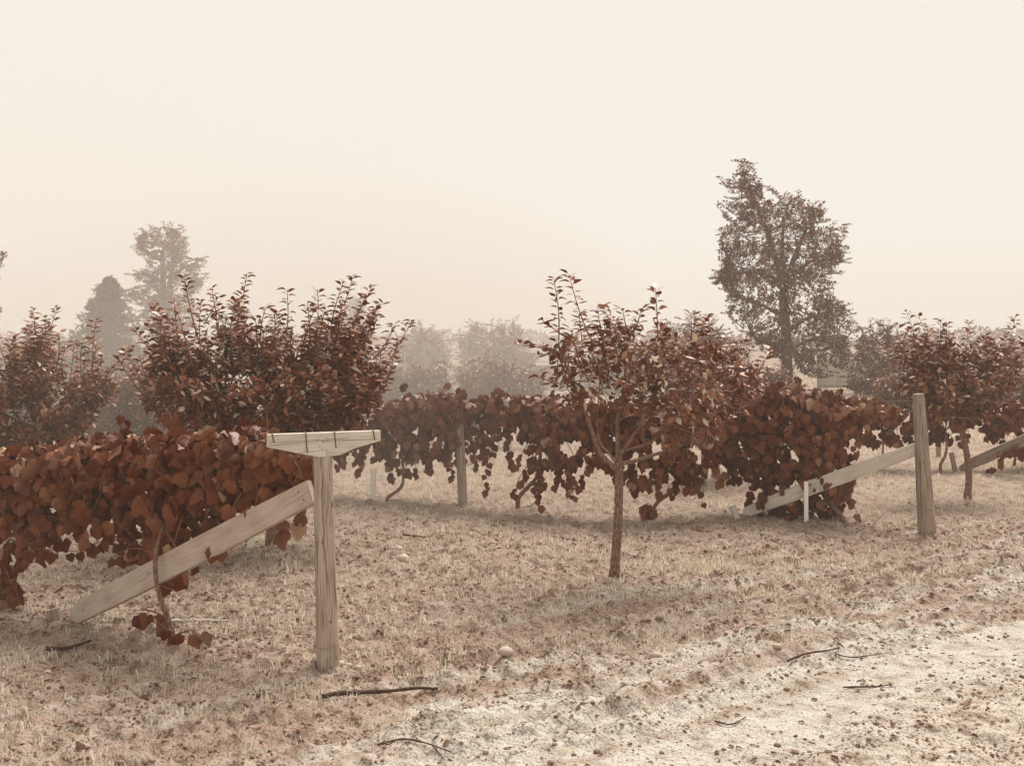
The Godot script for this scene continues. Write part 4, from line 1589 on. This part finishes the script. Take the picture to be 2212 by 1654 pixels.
func make_vines() -> void:
	var ra := [Vector2(-0.93, 5.52), Vector2(-3.0, 6.70)]
	var rb := [Vector2(3.51, 9.27), Vector2(-1.4, 11.2)]
	vine("large leaved grape vine draped from the crossbar, thin stem before the plank brace", ra,
		[380, 1385, 366, 1345, 345, 1290, 335, 1235, 338, 1185, 352, 1135, 365, 1090],
		[130, 962, 180, 950, 230, 938, 300, 948, 360, 933, 430, 928, 500, 932, 560, 924, 600, 938, 640, 962, 668, 985, 682, 1005, 678, 1028, 640, 1036, 600, 1042, 570, 1060, 545, 1062, 520, 1085, 490, 1092, 455, 1100, 430, 1108, 400, 1130, 375, 1160, 340, 1168, 310, 1150, 285, 1165, 262, 1120, 245, 1085, 225, 1090, 205, 1070, 180, 1085, 150, 1080, 130, 1085],
		{"leaves": 2500, "leaf": 0.088, "back": 0.24, "singles": 300, "half": 0.26, "stem": 0.013, "canes": 18, "strands": [
			[650, 1040, 655, 1085, 652, 1125, 4, -0.05], [640, 1050, 636, 1085, 3, 0.0], [520, 1080, 535, 1115, 530, 1145, 4, 0.1], [478, 1090, 480, 1110, 3, 0.05], [420, 1110, 430, 1135, 3, 0.0],
			[335, 1195, 290, 1172, 230, 1165, 160, 1190, 90, 1185, 13, 0.15], [330, 1190, 280, 1185, 240, 1205, 6, 0.1], [352, 1330, 320, 1318, 285, 1320, 5, -0.25], [378, 1372, 405, 1362, 430, 1360, 4, -0.3], [375, 1365, 350, 1352, 335, 1338, 3, -0.28]]})
	vine("heavy grape vine on the same trellis with a dark forked stem clothed in low leaves", ra,
		[2, 1292, 16, 1255, 38, 1215, 48, 1170, 42, 1125, 30, 1080],
		[-330, 995, -200, 980, -100, 974, 0, 968, 60, 970, 110, 962, 160, 955, 185, 1000, 195, 1060, 180, 1095, 160, 1090, 130, 1125, 110, 1130, 95, 1105, 60, 1125, 30, 1130, 0, 1120, -60, 1130, -120, 1105, -200, 1120, -330, 1110],
		{"leaves": 2800, "leaf": 0.088, "back": 0.1, "singles": 300, "half": 0.27, "stem": 0.017, "canes": 16, "strands": [
			[48, 1160, 75, 1120, 110, 1115, 150, 1135, 8, -0.1], [40, 1205, 60, 1190, 95, 1185, 110, 1195, 6, -0.05], [20, 1250, 0, 1200, 20, 1180, 7, 0.0], [16, 1255, 35, 1250, 30, 1262, 6, -0.05], [5, 1290, 0, 1250, -20, 1240, 8, -0.05], [10, 1270, 25, 1262, 8, 1240, 5, 0.05], [-30, 1110, -40, 1180, 7, 0.0], [42, 1180, 20, 1165, 5, 1185, 7, 0.0], [30, 1230, 10, 1215, 0, 1235, 7, 0.05], [8, 1280, 30, 1275, 38, 1285, 6, -0.05], [2, 1285, -20, 1270, -40, 1280, 8, 0.0], [45, 1170, 70, 1165, 62, 1185, 5, -0.05], [60, 1130, 80, 1150, 120, 1150, 135, 1170, 8, 0.1]]})
	# back row
	vine("hazy grape vine with a sharply bent bare stem beside a white marker stake", rb,
		[834, 1085, 838, 1074, 858, 1060, 869, 1045, 871, 1015, 868, 985, 866, 955],
		[806, 905, 828, 868, 880, 853, 940, 850, 985, 852, 1000, 880, 992, 920, 985, 945, 984, 985, 955, 995, 925, 985, 900, 992, 870, 985, 840, 980, 815, 975],
		{"leaves": 1150, "leaf": 0.082, "singles": 150, "half": 0.28, "stem": 0.017, "canes": 10, "strands": [[868, 980, 866, 1005, 864, 1025, 3, 0.0], [795, 940, 790, 975, 785, 1000, 4, 0.2]]})
	vine("grape vine arched over the split middle post with one long hanging strand", rb,
		[1118, 1096, 1121, 1075, 1140, 1052, 1158, 1032, 1165, 1000, 1170, 960],
		[985, 868, 1040, 858, 1075, 844, 1130, 856, 1200, 852, 1250, 872, 1282, 930, 1262, 980, 1230, 1008, 1190, 1018, 1160, 1005, 1140, 950, 1100, 925, 1070, 930, 1050, 945, 1025, 925, 998, 905],
		{"leaves": 1200, "leaf": 0.082, "singles": 200, "half": 0.28, "stem": 0.021, "canes": 12, "strands": [[1052, 935, 1054, 975, 1050, 1015, 1054, 1058, 14, 0.0], [1045, 930, 1050, 985, 8, 0.05], [1150, 1045, 1160, 1070, 1168, 1088, 4, -0.1], [1245, 985, 1230, 1030, 5, 0.0], [1240, 985, 1290, 992, 1330, 1015, 9, 0.1]]})
	vine("dark grape vine behind the young fruit tree, slanting stem and trailing low shoots", rb,
		[1400, 1113, 1418, 1088, 1448, 1062, 1466, 1035, 1470, 1000, 1470, 960],
		[1255, 872, 1330, 866, 1400, 872, 1480, 866, 1548, 872, 1555, 960, 1520, 985, 1500, 1010, 1470, 1030, 1445, 1010, 1400, 1000, 1350, 985, 1290, 975, 1268, 940],
		{"leaves": 1350, "leaf": 0.082, "singles": 150, "half": 0.28, "stem": 0.019, "canes": 12, "strands": [[1280, 985, 1330, 1010, 1390, 1030, 1440, 1025, 16, -0.05], [1330, 1010, 1360, 1040, 1400, 1045, 8, 0.0], [1398, 1108, 1396, 1092, 1402, 1085, 9, -0.12], [1408, 1112, 1415, 1095, 6, -0.1], [1500, 1000, 1515, 1040, 6, 0.0], [1480, 1010, 1490, 1045, 5, 0.05], [1522, 990, 1520, 1045, 1515, 1100, 4, 0.1]]})
	vine("great heaped grape vine tumbling to the ground behind the narrow brace", rb,
		[1834, 1136, 1818, 1115, 1795, 1090, 1770, 1050, 1750, 990, 1735, 940],
		[1530, 885, 1580, 855, 1640, 838, 1700, 834, 1770, 842, 1830, 862, 1880, 868, 1925, 874, 1930, 892, 1880, 902, 1828, 925, 1815, 965, 1822, 1010, 1830, 1040, 1838, 1060, 1822, 1090, 1800, 1120, 1770, 1105, 1740, 1085, 1720, 1120, 1690, 1128, 1680, 1080, 1665, 1120, 1635, 1125, 1615, 1095, 1622, 1045, 1600, 1005, 1570, 1000, 1545, 985],
		{"leaves": 3200, "leaf": 0.084, "singles": 300, "half": 0.32, "back": 0.42, "lean_in": 0.6, "stem": 0.020, "canes": 18, "strands": [[1880, 880, 1920, 872, 1945, 880, 10, 0.0], [1820, 960, 1835, 1000, 1838, 1050, 9, -0.05], [1700, 1100, 1695, 1130, 5, -0.2], [1790, 1100, 1810, 1125, 5, -0.15]]})
	# hidden end of the back row, and rows behind
	vine("grape vine half hidden behind the broad leafy fruit tree in the back row", [Vector2(-1.4, 11.2), Vector2(-5.0, 12.6)],
		[640, 1060, 645, 1020, 650, 970], [380, 905, 500, 890, 640, 885, 760, 880, 810, 890, 805, 950, 760, 965, 690, 945, 600, 955, 500, 945, 380, 960], {"leaves": 950, "leaf": 0.095, "half": 0.25})
	vine("far grape vine with a thin wavy stem beyond the grey end post", [Vector2(6.0, 13.6), Vector2(-2.0, 16.0)],
		[2036, 1022, 2032, 1005, 2042, 985, 2046, 960, 2043, 930], [1985, 872, 2040, 868, 2080, 880, 2150, 878, 2160, 935, 2110, 930, 2070, 945, 2020, 938, 1990, 930], {"leaves": 620, "leaf": 0.095, "hang": 0.3, "half": 0.3, "stem": 0.018, "canes": 8})
	vine("far grape vine spilling over the brace at the open end of its row", [Vector2(6.0, 13.6), Vector2(-2.0, 16.0)],
		[2190, 1010, 2195, 980, 2200, 940], [2140, 885, 2200, 865, 2330, 862, 2330, 990, 2230, 985, 2185, 965, 2150, 940], {"leaves": 760, "leaf": 0.095, "hang": 0.3, "half": 0.3, "stem": 0.018, "canes": 8, "strands": [[2200, 960, 2170, 985, 2140, 1015, 8, -0.8], [2210, 965, 2160, 975, 8, -0.8]]})
	vine("far grape vine hanging over bright grass behind the narrow brace", [Vector2(6.0, 13.6), Vector2(-2.0, 16.0)],
		[1906, 985, 1908, 960, 1906, 930], [1822, 885, 1870, 878, 1900, 872, 1975, 880, 1975, 945, 1930, 950, 1900, 945, 1860, 950, 1828, 940], {"leaves": 700, "leaf": 0.095, "hang": 0.3, "half": 0.3, "stem": 0.015, "canes": 8})
	vine("faint grape vine of the next row seen through the arch by the middle post", [Vector2(0.0, 16.5), Vector2(-4.0, 18.0)],
		[1018, 1000, 1026, 965, 1020, 935, 1012, 915], [820, 880, 900, 870, 1000, 868, 1100, 872, 1190, 880, 1190, 905, 1100, 905, 1000, 915, 940, 925, 820, 930], {"leaves": 900, "leaf": 0.095, "hang": 0.3, "half": 0.3, "stem": 0.015, "canes": 8})


# ------------------------------------------------------------------ grass and what lies on the ground
func tuft(sd: int, blades: int, spread: float, h: float, w: float) -> ArrayMesh:
	var r := RandomNumberGenerator.new()
	r.seed = sd
	var b := Build.new()
	for i in blades:
		var a := r.randf() * TAU
		var root := Vector3(cos(a), 0, sin(a)) * spread * sqrt(r.randf())
		var lean := Vector3(r.randf_range(-1, 1), 0, r.randf_range(-1, 1)) * r.randf_range(0.2, 1.3)
		var hh := h * r.randf_range(0.45, 1.15)
		var dir := Vector3(cos(a + 1.3), 0, sin(a + 1.3)) * w * 0.5
		var p1 := root + (Vector3.UP + lean * 0.4) * hh * 0.55
		var p2 := root + (Vector3.UP * (0.95 - lean.length() * 0.35) + lean) * hh
		var n := dir.cross(p2 - root).normalized()
		b.tone = Color(1, 1, 1) * r.randf_range(0.8, 1.15)
		var k := b.put(root - dir + Vector3(0, -0.01, 0), n)
		b.put(root + dir + Vector3(0, -0.01, 0), n)
		b.put(p1 + dir * 0.8, n)
		b.put(p1 - dir * 0.8, n)
		b.put(p2, n)
		b.tri(k, k + 1, k + 2)
		b.tri(k, k + 2, k + 3)
		b.tri(k + 3, k + 2, k + 4)
	return b.done()


func scatter(called: String, label: String, category: String, mesh: Mesh, m: Material, xs: Array, cols: PackedColorArray) -> void:
	var mm := MultiMesh.new()
	mm.transform_format = MultiMesh.TRANSFORM_3D
	mm.use_colors = true
	mm.mesh = mesh
	mm.instance_count = xs.size()
	for i in xs.size():
		mm.set_instance_transform(i, xs[i])
		mm.set_instance_color(i, cols[i])
	var o := MultiMeshInstance3D.new()
	o.name = numbered(called)
	o.multimesh = mm
	o.material_override = m
	add_child(o)
	tag(o, label, category, "", "stuff")


func grass_cover(x: float, d: float) -> float:
	var z := -d
	var s := across_road(x, z)
	var p := noise_patch.get_noise_2d(x * 1.3 + 11.0, z * 1.3)
	var p2 := noise_patch.get_noise_2d(x * 4.0 + 71.0, z * 4.0)
	var c := smoothstep(3.9, 5.0, s + p * 0.8)
	# bare tilled strips under the vine rows
	var row_a := (x - -0.93) * 0.495 + (d - 5.52) * 0.869
	var row_b := (x - 3.51) * 0.366 + (d - 9.27) * 0.931
	c *= 1.0 - 0.85 * exp(-pow((row_a + 0.1) / 0.38, 2.0))
	c *= 1.0 - 0.85 * exp(-pow((row_b + 0.25) / 0.42, 2.0))
	c *= clampf(0.30 + 1.8 * p + 2.0 * p2, 0.0, 1.2)
	return c


func make_grass() -> void:
	var kinds := [tuft(1, 6, 0.04, 0.045, 0.005), tuft(2, 4, 0.045, 0.065, 0.0055), tuft(3, 7, 0.055, 0.035, 0.005)]
	var xs := [[], [], []]
	var cs := [PackedColorArray(), PackedColorArray(), PackedColorArray()]
	var put_one := func(x: float, d: float, scale: float) -> void:
		var k := rng.randi() % 3
		var g := Vector3(x, ground_height(x, -d), -d)
		xs[k].append(Transform3D(Basis(Vector3.UP, rng.randf() * TAU).scaled(Vector3.ONE * scale), g))
		var t := rng.randf()
		var col := Color(0.74, 0.68, 0.57).lerp(Color(0.40, 0.31, 0.24), t * t)
		cs[k].append(col)
	# near and middle ground
	for i in 70000:
		var d := sqrt(rng.randf_range(3.9 * 3.9, 16.0 * 16.0))
		var x := rng.randf_range(-0.53, 0.53) * d
		if rng.randf() > grass_cover(x, d):
			continue
		put_one.call(x, d, rng.randf_range(0.6, 1.35))
	# sparse seedlings on the near sand
	for i in 2600:
		var d := sqrt(rng.randf_range(3.9 * 3.9, 7.5 * 7.5))
		var x := rng.randf_range(-0.53, 0.53) * d
		var s := across_road(x, -d)
		var p := noise_patch.get_noise_2d(x * 2.0 + 5.0, d * 2.0)
		if s < 3.3 or p < -0.05 or rng.randf() < 0.35:
			continue
		put_one.call(x, d, rng.randf_range(0.5, 1.1))
	# far grass
	for i in 34000:
		var d := sqrt(rng.randf_range(16.0 * 16.0, 46.0 * 46.0))
		var x := rng.randf_range(-0.55, 0.55) * d
		if noise_patch.get_noise_2d(x * 0.6, d * 0.6) + rng.randf() * 0.6 < 0.1:
			continue
		put_one.call(x, d, rng.randf_range(1.6, 3.2))
	# the darker tussocky patch by the young tree
	for i in 260:
		var g := on_ground(1490 + rng.randfn() * 50, 1218 + rng.randfn() * 8)
		put_one.call(g.x, -g.z, rng.randf_range(0.9, 1.6))
	for k in 3:
		scatter("grass", ["short pale dry grass scattered over the vineyard soil", "taller thin grass blades sprouting between the rows", "low spreading grass tufts on the vineyard soil"][k], "grass", kinds[k], mats.grass, xs[k], cs[k])


func small_clod(sd: int) -> ArrayMesh:
	var r := RandomNumberGenerator.new()
	r.seed = sd
	var b := Build.new()
	var sides := 6
	var top := b.put(Vector3(r.randf_range(-0.15, 0.15), 0.34, r.randf_range(-0.15, 0.15)), Vector3.UP)
	for ring in 2:
		for k in sides:
			var a := TAU * (k + 0.5 * ring) / sides
			var rr := (0.34 if ring == 0 else 0.52) * r.randf_range(0.75, 1.2)
			var y := (0.2 if ring == 0 else -0.15)
			b.put(Vector3(cos(a) * rr, y * r.randf_range(0.7, 1.2), sin(a) * rr), Vector3(cos(a), 0.8 if ring == 0 else 0.0, sin(a)).normalized())
	for k in sides:
		var k2 := (k + 1) % sides
		b.tri(top, 1 + k, 1 + k2)
		b.tri(1 + k, 1 + sides + k, 1 + k2)
		b.tri(1 + k2, 1 + sides + k, 1 + sides + k2)
	return b.done()


func make_ground_litter() -> void:
	# crumbs of soil and grit
	var kinds := [small_clod(21), small_clod(22), small_clod(23)]
	var xs := [[], [], []]
	var cs := [PackedColorArray(), PackedColorArray(), PackedColorArray()]
	for i in 110000:
		var d := sqrt(rng.randf_range(3.9 * 3.9, 10.0 * 10.0))
		var x := rng.randf_range(-0.53, 0.53) * d
		var s := across_road(x, -d)
		var lane := exp(-pow((s - 3.12) / 0.22, 2.0))
		var p := noise_patch.get_noise_2d(x * 2.5 + 3.0, d * 2.5 + 8.0)
		var wob := noise_mid.get_noise_2d(x * 0.6 + 40.0, -d * 0.6) * 1.6
		var ridge := smoothstep(0.0, 0.9, sin(s * 24.0 + wob * 2.0)) if s > 3.35 and s < 5.4 else 0.5 + 0.9 * noise_patch.get_noise_2d(s * 6.5 + 17.0, (0.79 * x + 0.61 * d) * 0.28)
		if rng.randf() < lane * 0.9 or p + rng.randf() * 0.9 < 0.12 or rng.randf() > 0.10 + 0.95 * ridge:
			continue
		var gravel := exp(-pow((s - 2.4) / 0.4, 2.0))
		var size := 0.0035 + 0.013 * pow(rng.randf(), 4.0) + (0.007 * rng.randf() * rng.randf() if s > 3.9 else 0.0) + (0.004 * rng.randf() if gravel > 0.4 else 0.0)
		if rng.randf() < 0.008:
			size *= 1.8
		var k := rng.randi() % 3
		xs[k].append(Transform3D(Basis.from_euler(Vector3(rng.randf_range(-0.4, 0.4), rng.randf() * TAU, rng.randf_range(-0.4, 0.4))).scaled(Vector3(size, size * 0.8, size) * 1.6), Vector3(x, ground_height(x, -d), -d)))
		cs[k].append(Color(0.30, 0.215, 0.16).lerp(Color(0.13, 0.07, 0.045), rng.randf()))
	for k in 3:
		scatter("gravel", ["coarse soil crumbs and grit strewn over the sandy track", "small dark grit scattered over the sand", "loose crumbled clods over the bare soil"][k], "gravel", kinds[k], mats.clod, xs[k], cs[k])
	# shreds of dead leaf
	var lx := []
	var lc := PackedColorArray()
	for i in 11000:
		var d := sqrt(rng.randf_range(3.9 * 3.9, 11.0 * 11.0))
		var x := rng.randf_range(-0.53, 0.53) * d
		if noise_patch.get_noise_2d(x * 1.7 + 60.0, d * 1.7) + rng.randf() * 0.6 < 0.16:
			continue
		var size := 0.012 + 0.034 * pow(rng.randf(), 2.6)
		lx.append(Transform3D(leaf_basis(Vector3(rng.randf_range(-1, 1), rng.randf_range(-0.05, 0.35), rng.randf_range(-1, 1)), Vector3.UP + wild(0.6), size), Vector3(x, ground_height(x, -d) + 0.003, -d)))
		lc.append(Color(0.11, 0.048, 0.028).lerp(Color(0.26, 0.16, 0.105), rng.randf()))
	scatter("leaf_litter", "dark shreds of dead leaf lying over the soil", "leaf litter", tree_leaf_meshes[2], mats.clod, lx, lc)
	# single stones that the photograph shows
	for s in [[1092, 1422, 42, 0], [1345, 1413, 16, 1], [1418, 1420, 30, 0], [1470, 1395, 18, 0], [1320, 1462, 14, 1], [1060, 1530, 24, 0], [1090, 1478, 12, 1], [1425, 1350, 22, 1], [1745, 1290, 14, 1], [1530, 1292, 18, 0], [1862, 1300, 18, 0], [1960, 1275, 20, 0], [1840, 1365, 12, 1], [2030, 1345, 20, 1], [2140, 1372, 18, 1], [1975, 1400, 18, 1], [1680, 1425, 22, 0], [1700, 1495, 16, 1], [1850, 1568, 14, 1], [1880, 1590, 14, 0], [1680, 1600, 20, 1], [1190, 1650, 18, 1], [1290, 1615, 20, 1], [1240, 1627, 14, 1], [1050, 1625, 16, 0], [1620, 1530, 16, 0], [128, 1406, 20, 0], [102, 1450, 22, 0], [232, 1352, 24, 0], [505, 1425, 16, 0], [858, 1195, 34, 0], [870, 1220, 40, 0], [1830, 1140, 14, 1], [1880, 1205, 16, 1], [1965, 1080, 14, 1], [1015, 1330, 18, 0], [860, 1360, 22, 1], [2185, 1210, 18, 1], [1430, 1610, 14, 1], [1560, 1450, 16, 1]]:
		var pale: bool = s[3] == 0
		stone(s[0], s[1], s[2], "pale rounded field stone lying loose on the sandy soil" if pale else "small dark field stone lying loose on the sandy soil", "pale field stones" if pale else "dark field stones", mats.stone if pale else mats.dark_stone)
	# sticks
	stick([[698, 1528], [730, 1518], [790, 1510], [850, 1508], [900, 1510], [945, 1516]], 0.011, "thick crooked dead branch lying on the sand before the crossbar post", [[790, 1512, 800, 1498], [850, 1508, 838, 1503]])
	stick([[815, 1626], [870, 1624], [920, 1630], [975, 1640]], 0.005, "thin dark twig lying parallel to the thick crooked branch", [[935, 1632, 960, 1642]])
	stick([[1702, 1448], [1740, 1438], [1790, 1430], [1815, 1428]], 0.006, "straight thin stick lying on the track beside a forked twig", [])
	stick([[1805, 1434], [1840, 1438], [1880, 1428], [1905, 1424]], 0.004, "forked wispy twig lying on the track", [[1860, 1432, 1875, 1422]])
	stick([[1822, 1492], [1860, 1490], [1900, 1488], [1930, 1486]], 0.0045, "short twig on the smooth wheel lane", [])
	stick([[1140, 1505], [1180, 1514], [1222, 1516]], 0.0035, "fine pale stem lying among grass blades on the sand", [], mats.board_grey)
	stick([[100, 1415], [150, 1404], [195, 1385]], 0.012, "stubby dead stick under the trellis beside a pale stone", [])
	stick([[370, 1350], [430, 1352], [490, 1350]], 0.011, "pale straight stick behind the thin vine stem", [], mats.board_grey)
	stick([[870, 1168], [920, 1172]], 0.008, "short stick in the grass beyond the crossbar post", [])
	stick([[1545, 1555], [1580, 1562], [1612, 1548]], 0.004, "broken dark twig near the lower edge of the track", [])
	# single dead leaves
	for s in [[855, 1362, 0.05], [1060, 1428, 0.07], [1230, 1420, 0.04], [1400, 1455, 0.05], [1345, 1475, 0.04], [1720, 1345, 0.04], [1640, 1390, 0.05], [400, 1560, 0.06], [265, 1590, 0.07], [300, 1490, 0.05], [1480, 1378, 0.05], [1595, 1260, 0.05], [1350, 1270, 0.05], [1970, 1330, 0.04], [2010, 1462, 0.04], [690, 1620, 0.05], [190, 1610, 0.05], [560, 1352, 0.05]]:
		var g := on_ground(s[0], s[1])
		var o := part("dead_leaf", vine_leaf_meshes[rng.randi() % 5], mats.dead_leaf, self)
		var bs := leaf_basis(Vector3(rng.randf_range(-1, 1), 0.15, rng.randf_range(-1, 1)), Vector3.UP + wild(0.22), s[2] * 1.2)
		o.transform = Transform3D(bs, g + Vector3(0, 0.006, 0))
		tag(o, "curled dark fallen leaf lying on bare soil", "leaf", "fallen leaves")


func stick(px: Array, r: float, label: String, spurs: Array, look: Material = mats.dead_wood) -> void:
	var pts := []
	for p in px:
		var g := on_ground(p[0], p[1])
		for k in 8:
			g.y = maxf(g.y, ground_height(g.x + 0.04 * cos(k * 0.8), g.z + 0.04 * sin(k * 0.8)))
		pts.append(g + Vector3(0, r * 0.7, 0))
	var line := smooth_line(pts, 4)
	var b := Build.new()
	b.off = pts[0]
	var rad := taper(line.size(), r, r * 0.55)
	for i in rad.size():
		rad[i] *= rng.randf_range(0.85, 1.2)
	b.tube(line, rad, 7, 0.12, rng)
	var t := thing("fallen_stick", label, "stick", pts[0], "fallen sticks")
	part("stem", b.done(), look, t)
	for s in spurs:
		var sb := Build.new()
		sb.off = pts[0]
		var p0 := on_ground(s[0], s[1]) + Vector3(0, r, 0)
		var p1 := on_ground(s[2], s[3]) + Vector3(0, r * 1.5, 0)
		sb.tube(PackedVector3Array([p0, p1]), taper(2, r * 0.5, r * 0.25), 5)
		part("spur", sb.done(), mats.dead_wood, t)
